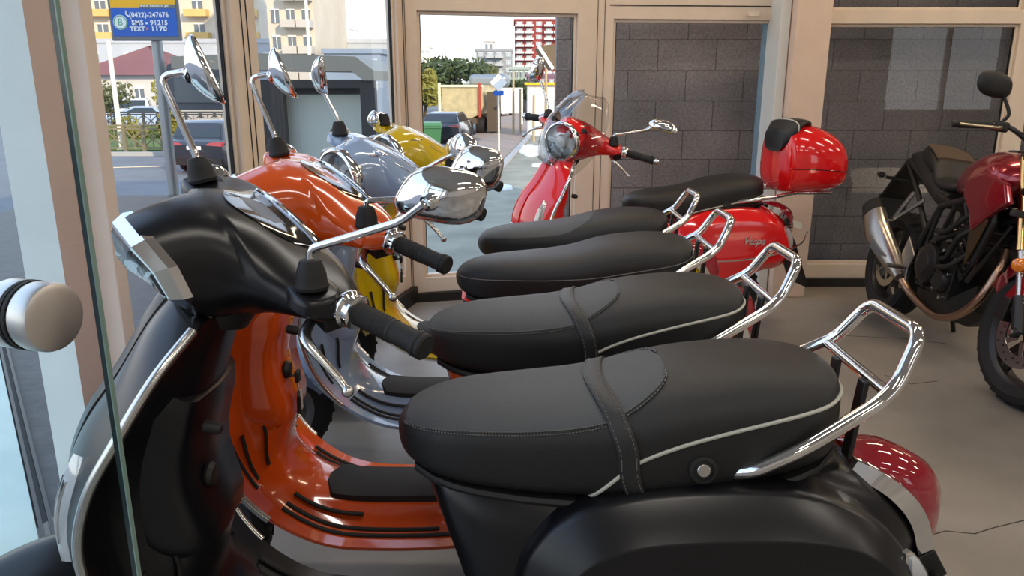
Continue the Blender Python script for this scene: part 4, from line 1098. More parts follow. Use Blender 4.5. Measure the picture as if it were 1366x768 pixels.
    MB().loft([[(x, y, z) for (y, z) in se_ring(hw, zt, zb, 3, 20)] for (x, hw, zt, zb) in ((.12, .085, 1.012, .99), (.22, .10, .995, .97), (.31, .105, .955, .93))]).build('seat_pad', M['tan'], root)
    tl_ = MB(); rg = []
    for (x, hw, zt, zb) in ((-.14, .03, .945, .92), (-.10, .055, .955, .89), (0, .08, .97, .85), (.15, .11, .93, .80), (.32, .13, .88, .74), (.44, .13, .82, .70), (.52, .11, .80, .70)): rg.append([(x, y, z) for (y, z) in se_ring(hw, zt, zb, 2.6, 20)])
    tl_.loft(rg).build('tail_unit', M['plastic'], root, ang=40)
    h_ = MB()
    h_.bar((-.08, 0, .90), (-.30, 0, .66), .16, .02, up=(1, 0, 0)); h_.bar((-.18, -.13, .78), (-.18, .13, .78), .02, .02); h_.box((-.30, 0, .60), (.015, .18, .14)); h_.build('plate_hanger', M['plastic'], root, bevel=.003)
    for sg_ in (1, -1): MB().lathe([(0, -.03), (.016, -.028), (.019, 0), (.012, .03), (0, .032)], (-.20, sg_ * .155, .79), (-1, 0, 0), 14).build('rear_indicator', M['plastic'], root)
    MB().lathe([(0, 0), (.03, 0), (.028, .02), (0, .024)], (-.13, 0, .925), (-1, 0, 0), 16, sx=.6).build('tail_light', M['red_lens'], root)
    # exhaust on the right-hand side
    x_ = MB(); x_.tube(smooth_path([(.99, -.02, .60), (1.04, -.06, .50), (1.03, -.10, .36), (.92, -.115, .25), (.74, -.12, .20), (.52, -.14, .24), (.42, -.16, .29)], 8), .020, 16); x_.build('exhaust_pipe', M['copper'], root)
    mf = MB(); a = Vector((.40, -.165, .30)); b = Vector((.10, -.215, .475)); c = Vector((-.03, -.225, .60)); 
    def tri(c_, d_, s1, s2, n=28):
        d_ = d_.normalized(); u_ = Vector((0, 0, 1)) - d_ * d_.z; u_.normalize(); v_ = d_.cross(u_)
        return [c_ + u_ * (math.cos(2 * PI * k / n) * s1 * (1 + .16 * math.cos(2 * PI * k / n))) + v_ * math.sin(2 * PI * k / n) * s2 for k in range(n)]
    dr_ = (b - a)
    mf.loft([tri(a, dr_, .03, .03), tri(a.lerp(b, .35), dr_, .062, .048), tri(b, (c - a), .085, .058), tri(b.lerp(c, .7), (c - b), .080, .055), tri(c, (c - b), .066, .045)]); mo = mf.build('silencer', M['steel'], root, ang=50)
    MB().loft([tri(c.lerp(b, .30) , (c - b), .083, .058), tri(c + (c - b) * .12, (c - b), .066, .047), tri(c + (c - b) * .14, (c - b), .045, .03)]).build('silencer_cap', M['plastic'], mo, ang=50)
    MB().bar((.30, -.222, .37), (.16, -.262, .43), .05, .012, up=(0, 1, 0)).build('heat_shield', M['alloy'], mo, bevel=.004)
    # belly pan
    MB().loft([[(x, y, z) for (y, z) in ((-w_, zt), (-w_ * .9, zb + .02), (0, zb), (w_ * .9, zb + .02), (w_, zt))] for (x, w_, zt, zb) in ((.42, .07, .27, .20), (.60, .12, .29, .165), (.85, .12, .32, .19), (.98, .09, .42, .28))]).build('belly_pan', M['plastic'], root, smooth=False)
    # footrest hangers
    for sg_ in (1, -1):
        g = MB(); g.prism([(.36, .52), (.47, .44), (.44, .36), (.46, .26), (.40, .24), (.37, .36), (.33, .40)], (0, sg_ * .150, 0), (1, 0, 0), (0, 0, 1), (0, sg_, 0), .012); g.build('footrest_plate', M['alloy'], root, smooth=False, bevel=.004)
        g = MB(); g.tube([(.42, sg_ * .16, .36), (.42, sg_ * .26, .36)], .012, 10); g.build('footrest', M['alloy'], root)
        g = MB(); g.bar((.20, sg_ * .125, .74), (.12, sg_ * .165, .56), .030, .012, up=(0, 1, 0)); g.bar((.34, sg_ * .125, .72), (.12, sg_ * .165, .56), .022, .012, up=(0, 1, 0)); g.tube([(.12, sg_ * .165, .56), (.10, sg_ * .25, .56)], .010, 8); g.build('pillion_footrest', M['alloy'], root, bevel=.004)
    MB().tube([(.40, .12, .26), (.34, .24, .02)], .012, 8).build('side_stand', M['alloy_dark'], root)
    MB().tube(smooth_path([(.56, .12, .62), (.44, .0, .58), (.34, .0, .50), (.30, 0, .44)], 4), .03, 12).build('rear_shock', M['alloy'], root)
    # hoses
    for pts in ([(.95, -.10, .70), (.86, -.17, .62), (.78, -.16, .50), (.70, -.14, .48)], [(.90, -.12, .56), (.84, -.17, .47), (.74, -.17, .44)], [(1.0, -.05, .86), (.9, -.16, .74), (.72, -.16, .62), (.6, -.15, .6)]):
        MB().tube(smooth_path(pts, 6), .013, 10).build('hose', M['rubber'], root)
    # handlebar, grips, mirrors, headlight
    HB = Vector((WB - .34, 0, 1.06))
    pts = round_path([HB + Vector((-.11, .37, .035)), HB + Vector((-.03, .20, .07)), HB + Vector((.02, .10, .01)), HB + Vector((.02, -.10, .01)), HB + Vector((-.03, -.20, .07)), HB + Vector((-.11, -.37, .035))], .05, 6)
    MB().tube(pts, .011, 12).xf(ST).build('handlebar', M['alloy_dark'], root)
    for sg_ in (1, -1):
        a = HB + Vector((-.06, sg_ * .255, .058)); b = HB + Vector((-.112, sg_ * .375, .034))
        MB().tube([a, b], .0175, 16).xf(ST).build('grip', M['rubber'], root); MB().tube([b, b + (b - a) * .16], .015, 14).xf(ST).build('bar_weight', M['plastic'], root)
        lv = MB(); lv.tube(smooth_path([a + Vector((.03, -sg_ * .03, -.005)), a + Vector((.055, sg_ * .01, -.01)), a + Vector((.03, sg_ * .10, -.02)), a + Vector((.012, sg_ * .15, -.025))], 5), [.009, .008, .006, .006], 10); lv.xf(ST).build('hand_lever', M['brass'] if sg_ < 0 else M['alloy'], root)
        MB().box(a + Vector((.015, -sg_ * .03, 0)), (.055, .055, .045)).xf(ST).build('switch_block', M['plastic'], root, bevel=.01)
        q = a + Vector((.01, -sg_ * .035, .02)); t_ = q + Vector((-.01, sg_ * .03, .11))
        ms_ = MB().tube(smooth_path([q, q + Vector((.01, -sg_ * .01, .04)), t_], 5), .0075, 10).xf(ST).build('mirror_stalk', M['plastic'], root)
        mb = MB(); nn = 32; c = t_ + Vector((0, sg_ * .055, .035)); rgs = []
        for (sc_, dx) in ((1, -.012), (1.03, -.006), (1, .006), (.8, .018), (.45, .026), (.05, .028)):
            rgs.append([c + Vector((dx, sg_ * (.078 * math.copysign(abs(math.cos(2 * PI * k / nn)) ** .8, math.cos(2 * PI * k / nn)) + .012 * math.sin(2 * PI * k / nn)) * sc_, .052 * math.copysign(abs(math.sin(2 * PI * k / nn)) ** .8, math.sin(2 * PI * k / nn)) * sc_)) for k in range(nn)])
        mb.loft(rgs); mo2 = mb.xf(ST).build('mirror', M['plastic'], root, ang=60)
        MB().loft([[p + Vector((-.0035, 0, 0)) for p in [c + (q_ - c) * .93 + Vector((-.001, 0, 0)) for q_ in rgs[0]]], [c + (q_ - c) * .5 + Vector((-.008, 0, 0)) for q_ in rgs[0]]], True, (False, True)).xf(ST).build('mirror_glass', M['mirror'], mo2)
    hl = MB(); hl.lathe([(0, -.09), (.05, -.085), (.078, -.05), (.086, -.01), (.085, .015), (.078, .02)], (WB - .19, 0, .93), (1, 0, -.1), 32, caps=False); ho = hl.xf(ST).build('headlight_shell', M['plastic'], root)
    MB().lathe([(.080, .012), (.06, .026), (.0, .034)], (WB - .19, 0, .93), (1, 0, -.1), 32).xf(ST).build('headlight_lens', M['b_lens'], ho)
    MB().bar((WB - .30, 0, 1.06), (WB - .24, 0, 1.10), .13, .02, up=(-1, 0, 1)).xf(ST).build('display', M['black_gloss'], root, bevel=.004)
    for k, pts in enumerate(([HB + Vector((-.04, -.20, .06)), HB + Vector((.08, -.14, .02)), HB + Vector((.08, -.02, -.12))], [HB + Vector((-.04, .20, .06)), HB + Vector((.08, .14, .02)), HB + Vector((.08, .02, -.12))])):
        MB().tube(smooth_path(pts, 5), .005, 8).xf(ST).build('control_cable', M['rubber'], root)
    text_mesh('HONDA', .035, M['ink_w2'], root, frame_m((WB - .01, -.108, rr + .20), (.42, 0, -.9), (.9, 0, .42)), 'side_lettering')
    return root
M['bronze'] = mat('bronze_paint', (.10, .068, .035), .35, .7); M['tan'] = mat('brown_seat_cloth', (.085, .055, .035), .8); M['brass'] = mat('brass_lever', (.50, .42, .28), .3, 1.)
M['b_lens'] = mat('motorcycle_headlight_lens', (.5, .52, .55), .08, .5); M['ink_w2'] = mat('white_print', (.7, .7, .7), .5)
motorcycle()
# ------------------------------------------------------------------ street outside, 1.6 m below the showroom floor
GZ = -1.6
M['asphalt'] = mat('asphalt', (.15, .16, .175), .8, bump=.4, bscale=60, var=.12, vscale=.8)
M['pave'] = mat('brick_pavement', (.36, .25, .20), .8, var=.15, vscale=2)
M['terrace'] = mat('pale_concrete_terrace', (.25, .245, .19), .8, var=.22, vscale=1.2)
M['grass'] = mat('grass_verge', (.10, .15, .03), .9, var=.3, vscale=3)
M['kerb'] = mat('kerb_stone', (.36, .36, .35), .8)
M['line'] = mat('road_marking', (.75, .62, .40), .7)
def tile_mat(name, col_, joint, w_, h_, rot=0., off=.5):
    m = bpy.data.materials.new(name); m.use_nodes = True; t = m.node_tree; b = t.nodes['Principled BSDF']
    tc = t.nodes.new('ShaderNodeTexCoord'); mp = t.nodes.new('ShaderNodeMapping'); mp.inputs['Rotation'].default_value = (0, 0, rot)
    br = t.nodes.new('ShaderNodeTexBrick'); br.inputs['Scale'].default_value = 1; br.offset = off
    br.inputs['Brick Width'].default_value = w_; br.inputs['Row Height'].default_value = h_; br.inputs['Mortar Size'].default_value = .012
    br.inputs['Color1'].default_value = (*col_, 1); br.inputs['Color2'].default_value = tuple(k * .85 for k in col_) + (1,); br.inputs['Mortar'].default_value = (*joint, 1)
    t.links.new(tc.outputs['Object'], mp.inputs[0]); t.links.new(mp.outputs[0], br.inputs[0]); t.links.new(br.outputs['Color'], b.inputs['Base Color'])
    b.inputs['Roughness'].default_value = .8; return m
M['slabs'] = tile_mat('pavement_slabs', (.42, .43, .45), (.14, .14, .15), .6, .3, R(62))
M['brickpave'] = tile_mat('brick_paving', (.33, .25, .20), (.19, .15, .12), .4, .2, R(15))
g = MB().box((0, 150, GZ - .15), (500, 400, .3)); struct(g.build('ground_road', M['asphalt'], smooth=False))
def flat(poly, z, m_, nm, th_=.12):
    o = MB().prism([(p.x, p.y) for p in poly], (0, 0, z - th_), (1, 0, 0), (0, 1, 0), (0, 0, 1), th_).build(nm, m_, smooth=False); return struct(o)
flat([Vector((-6, -3, 0)), Vector((-1.0, -3, 0)), Vector((-.3, 5.2, 0)), Vector((-1.0, 14.5, 0)), Vector((-9.0, 10.5, 0))], GZ + .12, M['slabs'], 'ground_pavement')
K = lambda u, v: gpix(u, v, GZ + .12)
flat([K(742, 108.5 + 8), K(742, 150), K(700, 192), K(652, 245), K(545, 247), K(470, 300), Vector((-2.2, 5.2, 0)), Vector((8, 5.2, 0)), Vector((14, 60, 0))], GZ + .135, M['terrace'], 'ground_terrace')
flat([K(735, 140), K(700, 189), K(650, 248), K(590, 250), K(540, 250), K(610, 205), K(652, 158), K(690, 130)], GZ + .10, M['brickpave'], 'ground_footpath')
kb = MB(); kp = [K(738, 140), K(702, 188), K(668, 225), K(650, 246)]
for a, b in zip(kp, kp[1:]): kb.bar(a + Vector((0, 0, .04)), b + Vector((0, 0, .04)), .22, .12)
struct(kb.build('trim_kerb', M['kerb'], smooth=False))
# grass verge behind the railing, road lines
gv = [gpix(100, 203, GZ), gpix(345, 203, GZ), gpix(345, 178, GZ), gpix(100, 178, GZ)]
flat(gv, GZ + .1, M['grass'], 'ground_verge')
kb = MB().bar(gpix(90, 206, GZ + .06), gpix(350, 206, GZ + .06), .25, .2); struct(kb.build('trim_verge_kerb', M['kerb'], smooth=False))
ln = MB().bar(gpix(60, 226, GZ + .01), gpix(350, 218, GZ + .01), .16, .01); tag(ln.build('road_line', M['line'], smooth=False), kind='structure')

def label(o, l, c, g=None): return tag(o, l, c, g)
# --- bus stop sign on a pole
M['sign_blue'] = mat('sign_blue', (.012, .115, .50), .5); M['sign_yel'] = mat('sign_yellow', (.95, .48, .01), .5); M['ink_w'] = mat('sign_white', (.85, .87, .85), .5)
M['galv'] = mat('galvanised_steel', (.30, .32, .33), .45, .8); M['sign_gr'] = mat('sign_green', (.10, .42, .20), .5); M['grey_fr'] = mat('grey_sign_frame', (.16, .165, .165), .5)
SY = 9.5
top = pix(190, -75, SY); base = Vector((top.x, SY + .08, GZ + .12))
sg = empty('bus_stop_sign', base, label='grey pole carrying a blue and yellow sign with phone numbers, beyond the left window', cat='sign')
MB().tube([(0, 0, 0), (0, 0, 3.6)], .062, 16).build('sign_pole', M['galv'], sg)
a = pix(150, -40, SY); b = pix(232, 52, SY); cx = (a.x + b.x) / 2 - base.x
zt, zb = pix(190, -40, SY).z - base.z, pix(190, 51, SY).z - base.z
wd = .755
MB().box((cx, -.08, (zt + zb) / 2), (wd + .06, .04, zt - zb + .06)).build('sign_frame', M['grey_fr'], sg, smooth=False, bevel=.008)
zs = pix(190, 11, SY).z - base.z
pb_ = MB().box((cx, -.101, (zs + zb) / 2 + .01), (wd, .006, zs - zb - .02)).build('blue_panel', M['sign_blue'], sg, smooth=False)
MB().box((cx, -.101, (zt + zs) / 2), (wd, .006, zt - zs)).build('yellow_panel', M['sign_yel'], sg, smooth=False)
k_ = MB().box((cx + .17, -.105, zs + .018), (.42, .004, .045)).build('web_strip', M['grey_fr'], sg, smooth=False)
def stext(t_, u, v, size, m_, nm='lettering', al='CENTER', bold=.0028, off=-.108, sx=1., sp=1.12):
    p = pix(u, v, SY); mm = frame_m((p.x - base.x, off, p.z - base.z), (1, 0, 0), (0, 0, 1))
    if sx != 1.: mm = mm @ Matrix.Diagonal((sx, 1, 1, 1))
    return text_mesh(t_, size, m_, sg, mm, nm, bold=bold, align=al, space=sp)
stext('www.batauto.ge', 207, 8, .045, M['ink_w'], bold=.001, off=-.11)
stext('(0422)-247676', 200, 20.3, .076, M['ink_w'], sx=.90)
stext('SMS', 185, 30.5, .078, M['ink_w'], sx=.95); stext('91215', 213.5, 30.5, .078, M['ink_w'], sx=.95)
stext('TEXT', 185, 39, .070, M['ink_w'], sx=.95); stext('1170', 213.5, 39, .074, M['ink_w'], sx=1.15)
p = pix(172, 19, SY); ph = MB(); ph.tube(smooth_path([(p.x - base.x - .012, -.108, p.z - base.z + .03), (p.x - base.x - .022, -.108, p.z - base.z), (p.x - base.x + .015, -.108, p.z - base.z - .03)], 5), [.011, .006, .011], 8)
ph.build('phone_symbol', M['ink_w'], sg)
for u, v, m_ in ((197, 31, 'ink_w'), (198, 38.5, 'red_dot')):
    if m_ == 'red_dot': M['red_dot'] = mat('sign_pink', (.80, .25, .25), .5)
    p = pix(u, v, SY); MB().box((p.x - base.x, -.106, p.z - base.z), (.024, .004, .024)).build('sign_dot', M[m_], sg, smooth=False)
p = pix(162, 30, SY); em = MB(); em.lathe([(.083, 0), (.083, .004), (0, .004)], (p.x - base.x, -.104, p.z - base.z), (0, -1, 0), 32); eo = em.build('round_emblem', M['ink_w'], sg)
em = MB(); em.tube([(p.x - base.x + .073 * math.cos(2 * PI * k / 28), -.109, p.z - base.z + .073 * math.sin(2 * PI * k / 28)) for k in range(28)], .005, 6, closed=True); em.build('emblem_ring', M['sign_gr'], eo)
o_ = text_mesh('B', .11, M['sign_gr'], sg, frame_m((p.x - base.x, -.109, p.z - base.z), (1, 0, 0), (0, 0, 1)), 'emblem_letter')

# --- bus shelter beyond the second pane
M['shel'] = mat('shelter_beige', (.34, .31, .25), .6); M['shel_d'] = mat('shelter_dark', (.028, .03, .032), .5); M['shel_g'] = mat('shelter_grey', (.085, .095, .11), .5)
M['shel_glass'] = mat('frosted_shelter_panel', (.50, .56, .52), .35, spec=.5)
SYb = 9.2
sh = empty('bus_shelter', (pix(420, 100, SYb).x, SYb, GZ + .12), label='dark framed bus shelter with beige roof and pale panel, beyond the second window pane', cat='bus shelter')
def L_(u, v, Y=SYb): p = pix(u, v, Y); return Vector((p.x - sh.location.x, Y - sh.location.y, p.z - sh.location.z))
zr = L_(420, 88).z
x0_, x1_ = L_(338, 90).x, L_(500, 90).x
rf = MB(); rf.loft([[(x, y, z) for (x, z) in ((x0_ - .9, zr + .10), (x0_, zr + .14), (x1_ - .2, zr + .10), (x1_, zr - .05), (x1_, zr - .16), (x1_ - .12, zr - .16), (x1_ - .25, zr - .06), (x0_ - .9, zr - .03))] for y in (-.1, 1.6)])
rf.build('shelter_roof', M['shel'], sh, smooth=False)
fr_ = MB()
for (u0, u1) in ((345, 378), (480, 500)):
    a, b = L_(u0, 100), L_(u1, 100); fr_.box(((a.x + b.x) / 2, 0, (zr - .16) / 2), (b.x - a.x, .12, zr - .16))
a, b = L_(345, 110), L_(500, 110); fr_.box(((a.x + b.x) / 2, 0, L_(0, 112).z), (b.x - a.x, .1, .10))
for u in (395, 470): p = L_(u, 110); fr_.box((p.x, 1.4, (zr - .2) / 2), (.07, .07, zr - .2))
fr_.build('shelter_frame', M['shel_d'], sh, smooth=False, bevel=.01)
a, b = L_(395, 120), L_(470, 260); MB().box(((a.x + b.x) / 2, .2, (L_(0, 125).z + .15) / 2), (b.x - a.x + .35, .05, L_(0, 125).z - .15)).build('pale_panel', M['shel_glass'], sh, smooth=False)
a, b = L_(395, 120), L_(470, 260); MB().box(((a.x + b.x) / 2, .2, L_(0, 122).z), (b.x - a.x + .45, .08, .07)).build('panel_rail', M['shel_d'], sh, smooth=False)
MB().box((x0_ + .9, .9, .45), (1.4, .35, .05)).build('bench', M['shel_g'], sh, smooth=False)
# grey rounded advertising box left of it
ab = empty('advertising_box', (pix(268, 100, 11).x, 11, GZ + .12), label='grey rounded advertising box on legs behind the far chrome mirror', cat='billboard')
zz0, zz1 = pix(0, 146, 11).z - ab.location.z, pix(0, 83, 11).z - ab.location.z
q = smooth_path([(-.43, 0, zz0), (-.43, 0, (zz0 + zz1) / 2), (-.42, 0, zz1 - .15), (-.30, 0, zz1), (.6, 0, zz1 + .02), (.6, 0, zz0)], 4)
MB().prism([(p.x, p.z) for p in q], (0, -.12, 0), (1, 0, 0), (0, 0, 1), (0, 1, 0), .24).build('box_body', M['shel_g'], ab, smooth=False)
MB().box((.1, -.13, (zz0 + zz1) / 2 - .05), (.85, .02, zz1 - zz0 - .3)).build('advert_face', mat('advert_grey', (.12, .14, .15), .3), ab, smooth=False)
MB().box((.38, 0, zz0 / 2), (.16, .1, zz0)).build('leg', M['shel_d'], ab, smooth=False)

# --- cars
M['car_glass'] = mat('car_glass', (.02, .03, .035), .05, spec=.8)
def car(name, loc, rz, L, W, Hh, paint, kind, lab, cat='car', group=None, plate=False):
    r_ = empty(name, loc, rz, lab, cat, group)
    h = Hh
    if kind == 'suv': prof = [(-.50, .28), (-.50, .55), (-.485, .62), (-.455, .66), (-.40, .95), (-.36, 1.0), (.02, 1.0), (.12, .95), (.24, .68), (.44, .60), (.49, .50), (.50, .28), (.46, .17), (-.46, .17)]
    elif kind == 'van': prof = [(-.50, .22), (-.50, .60), (-.48, .92), (-.45, 1.0), (.20, 1.0), (.30, .93), (.40, .62), (.49, .50), (.50, .24), (.46, .15), (-.46, .15)]
    else: prof = [(-.50, .28), (-.50, .58), (-.47, .66), (-.34, .70), (-.24, .96), (-.16, 1.0), (.06, 1.0), (.14, .94), (.26, .68), (.45, .58), (.50, .46), (.50, .26), (.46, .16), (-.46, .16)]
    def wfun(z): return W / 2 * (1 if z < .62 else 1 - .22 * (z - .62) / .38)
    b = MB(); rings = []
    for q in (-1, -.96, -.8, 0, .8, .96, 1):
        k = 1 if abs(q) < .9 else (.985 if abs(q) < .97 else .94)
        rings.append([(x * L * k, q * wfun(z), z * h * (k if z > .5 else 1) + (0 if z > .3 else (1 - k) * .2)) for (x, z) in prof])
    b.loft(rings); b.build('car_body', paint, r_, ang=30)
    zc = .82 * h
    # windows
    for sg_ in (1, -1):
        y = sg_ * (wfun(.80) + .006)
        if kind == 'van': wp = [(-.44, .66), (-.44, .92), (.20, .92), (.31, .66)]
        elif kind == 'suv': wp = [(-.41, .68), (-.36, .92), (.03, .92), (.18, .68)]
        else: wp = [(-.28, .70), (-.21, .92), (.05, .92), (.20, .70)]
        gq = MB(); gq.loft([[(x * L, sg_ * (wfun(z) + .004), z * h) for x, z in wp], [(x * L, sg_ * (wfun(z) - .02), z * h) for x, z in wp]]); gq.build('side_window', M['car_glass'], r_, smooth=False)
    xr = {'suv': (-.450, -.402), 'van': (-.500, -.482), 'car': (-.335, -.252)}[kind]
    gq = MB(); gq.loft([[(xr[0] * L - .008, -W * .42, .69 * h), (xr[0] * L - .008, W * .42, .69 * h), (xr[1] * L - .008, W * .37, .92 * h), (xr[1] * L - .008, -W * .37, .92 * h)], [(xr[0] * L + .03, -W * .42, .69 * h), (xr[0] * L + .03, W * .42, .69 * h), (xr[1] * L + .03, W * .37, .92 * h), (xr[1] * L + .03, -W * .37, .92 * h)]]); gq.build('rear_window', M['car_glass'], r_, smooth=False)
    fw = {'suv': (.235, .125), 'van': (.39, .31), 'car': (.255, .145)}[kind]
    gq = MB(); gq.loft([[(fw[0] * L + .006, -W * .42, .69 * h), (fw[0] * L + .006, W * .42, .69 * h), (fw[1] * L + .006, W * .37, .93 * h), (fw[1] * L + .006, -W * .37, .93 * h)], [(fw[0] * L - .03, -W * .42, .69 * h), (fw[0] * L - .03, W * .42, .69 * h), (fw[1] * L - .03, W * .37, .93 * h), (fw[1] * L - .03, -W * .37, .93 * h)]]); gq.build('windscreen', M['car_glass'], r_, smooth=False)
    for sg_ in (1, -1):
        MB().loft([[(-.503 * L, sg_ * W * .20, .55 * h), (-.503 * L, sg_ * W * .485, .53 * h), (-.500 * L, sg_ * W * .485, .62 * h), (-.500 * L, sg_ * W * .28, .60 * h)], [(-.47 * L, sg_ * W * .20, .55 * h), (-.45 * L, sg_ * W * .495, .53 * h), (-.45 * L, sg_ * W * .495, .62 * h), (-.47 * L, sg_ * W * .28, .60 * h)]]).build('tail_light', M['red_lens'], r_, smooth=False)
        MB().box((.49 * L, sg_ * W * .36, .48 * h), (.06, W * .2, .09 * h)).build('headlight', M['ink_w'], r_, smooth=False, bevel=.01)
    if plate: MB().box((-.505 * L, 0, .50 * h), (.02, .50, .11)).build('number_plate', M['ink_w'], r_, smooth=False)
    MB().box((-.50 * L, 0, .24 * h), (.06, W * .92, .14 * h)).build('rear_bumper', M['plastic'], r_, smooth=False, bevel=.01)
    for x in (-.31, .31):
        for sg_ in (1, -1):
            t_ = MB(); t_.lathe([(.02, -.11), (.19, -.10), (.20, -.115), (.31, -.10), (.335, -.05), (.335, .05), (.31, .10), (.20, .115), (.19, .1), (.02, .11)], (x * L, sg_ * (W / 2 - .10), .335), (0, 1, 0), 24); t_.build('wheel', M['tyre'], r_)
    return r_
def carpaint(n, c): return mat(n, c, .2, .2, 1.)
p = gpix(270, 232, GZ)
car('parked_car', (p.x + .30, p.y + 2.2, GZ), R(80), 4.8, 2.0, 1.72, carpaint('black_car_paint', (.02, .022, .03)), 'suv', 'black SUV with red tail lights seen from behind on the street', plate=True)
p = gpix(155, 168, GZ); car('parked_car', (p.x, p.y, GZ), R(200), 4.7, 1.9, 1.9, carpaint('silver_car_paint', (.50, .54, .60)), 'van', 'silver minivan parked behind the railings before the red-roofed house')
p = gpix(192, 170, GZ); car('parked_car', (p.x + .5, p.y - 1, GZ), R(185), 4.4, 1.8, 1.45, carpaint('pale_blue_car_paint', (.36, .45, .58)), 'car', 'pale blue-grey car parked right of the silver minivan')
p = gpix(590, 191, GZ); car('parked_car', (p.x + .2, p.y + 1.6, GZ), R(84), 4.5, 1.9, 1.5, carpaint('dark_car_paint', (.018, .02, .03)), 'suv', 'dark car parked behind the green rubbish container')
p = gpix(662, 156, GZ); car('parked_car', (p.x, p.y, GZ), R(250), 4.6, 1.9, 1.8, carpaint('white_car_paint', (.72, .73, .74)), 'suv', 'white car facing the viewer below the white diamond road sign')
p = gpix(745, 152, GZ); car('parked_car', (p.x - 1.5, p.y, GZ), R(250), 4.3, 1.8, 1.5, carpaint('pearl_car_paint', (.66, .68, .70)), 'car', 'pale car parked at the right end of the white shed')
p = gpix(680, 145, GZ); car('parked_car', (p.x, p.y, GZ), R(90), 6, 2.1, 2.6, carpaint('white_van_paint', (.76, .76, .75)), 'van', 'white van in the distance right of the diamond road sign', 'van')

# --- railing along the verge
def fence(lab, u0, u1, v, n, hgt, m_):
    A = gpix(u0, v, GZ); B = gpix(u1, v, GZ); r_ = empty('railing', A, label=lab, cat='railing'); d = B - A
    rl = MB()
    for z in (hgt, hgt * .88, hgt * .18): rl.bar((0, 0, z), (d.x, d.y, z), .06, .07)
    rl.build('rails', m_, r_, smooth=False)
    for k in range(n + 1):
        a = d * (k / n); MB().box((a.x, a.y, hgt / 2), (.14, .12, hgt * 1.06)).build('post', m_, r_, smooth=False)
        if k < n:
            b = d * ((k + 1) / n); x_ = MB(); x_.bar((a.x, a.y, hgt * .2), (b.x, b.y, hgt * .86), .035, .05); x_.bar((a.x, a.y, hgt * .86), (b.x, b.y, hgt * .2), .035, .05)
            q_ = (a + b) / 2; x_.bar((q_.x, q_.y, hgt * .18), (q_.x, q_.y, hgt * .88), .04, .04)
            x_.build('lattice', m_, r_, smooth=False)
M['rail_m'] = mat('olive_railing_paint', (.17, .15, .09), .5); M['rail_d'] = mat('dark_railing_paint', (.05, .055, .06), .5)
fence('olive lattice railing along the near edge of the grass verge', 118, 345, 204, 9, 1.15, M['rail_m'])
fence('dark railing on the far side of the grass verge', 118, 345, 175, 12, 1.15, M['rail_d'])

# --- trees and bushes
M['leaf'] = mat('dark_green_leaves', (.045, .070, .022), .6, var=.4, vscale=1.5); M['leaf_y'] = mat('yellow_green_leaves', (.20, .19, .035), .6, var=.35, vscale=2); M['leaf_g'] = mat('olive_leaves', (.10, .115, .05), .6, var=.4, vscale=2)
M['bark'] = mat('bark', (.10, .075, .05), .9)
def tree(name, base, hgt, cw, ch, m_, lab, n=2200, leaf=.22, trunk=.14, cat='tree', seed=1):
    rnd = random.Random(seed); r_ = empty(name, base, label=lab, cat=cat)
    t_ = MB(); zc = hgt - ch / 2
    t_.tube([(0, 0, 0), (.05, .02, zc * .6), (0, 0, zc)], [trunk, trunk * .8, trunk * .45], 8)
    for k in range(9):
        a = rnd.uniform(0, 2 * PI); z0 = zc * rnd.uniform(.55, .95)
        t_.tube([(0, 0, z0), (math.cos(a) * cw * .2, math.sin(a) * cw * .2, z0 + ch * .15), (math.cos(a) * cw * .36, math.sin(a) * cw * .36, zc + rnd.uniform(-.2, .3) * ch)], [trunk * .4, trunk * .2, .02], 6)
    t_.build('trunk', M['bark'], r_)
    lf = MB()
    lumps = [(rnd.uniform(-.33, .33) * cw, rnd.uniform(-.33, .33) * cw, zc + rnd.uniform(-.36, .36) * ch, rnd.uniform(.16, .30)) for _ in range(16)] + [(0, 0, zc, .33)]
    for k in range(n):
        cx, cy, cz, rr = lumps[rnd.randrange(len(lumps))]
        d = Vector((rnd.gauss(0, 1), rnd.gauss(0, 1), rnd.gauss(0, 1))).normalized() * rnd.uniform(.6, 1.0)
        c = Vector((cx + d.x * rr * cw, cy + d.y * rr * cw, cz + d.z * rr * ch))
        if c.z < .1: continue
        u_ = Vector((rnd.gauss(0, 1), rnd.gauss(0, 1), rnd.gauss(0, 1))).normalized(); v_ = u_.orthogonal().normalized() * leaf * .5; u_ = u_ * leaf
        lf.add([c - u_, c + v_, c + u_, c - v_], [(0, 1, 2, 3)])
    lf.build('foliage', m_, r_, smooth=False)
def hpx(px, Y): return px * Y / F
for (u, vb, vt, wpx, Y, m_, lab, sd) in ((600, 135, 80, 95, 75, 'leaf', 'broad dark green tree left of the grey apartment house', 3), (566, 135, 96, 40, 68, 'leaf_y', 'yellowish tree at the left edge of the middle window', 4),
                                    (645, 135, 88, 38, 95, 'leaf_g', 'small olive tree between the broad dark tree and the grey apartment house', 5), (694, 140, 108, 34, 82, 'leaf', 'small dark tree before the low green-grey building', 6)):
    z = pix(u, vt, Y).z; tree('street_tree', (pix(u, 100, Y).x, Y, GZ), z - GZ, hpx(wpx, Y) * 1.0, (z - GZ) * .78, M[m_], lab, seed=sd, leaf=.30)
Y = 44; tree('street_tree', (pix(140, 100, Y).x, Y, GZ), pix(0, 104, Y).z - GZ, 2.6, 2.4, M['leaf_g'], 'thin olive tree in front of the red-roofed house', n=900, leaf=.12, trunk=.06, seed=8)
Y = 30; tree('bush', (pix(226, 150, Y).x, Y, GZ), pix(0, 112, Y).z - GZ, 1.0, 2.1, M['leaf_y'], 'tall yellow-green bush between sign pole and chrome mirror', n=1100, leaf=.10, trunk=.05, cat='bush', seed=9)
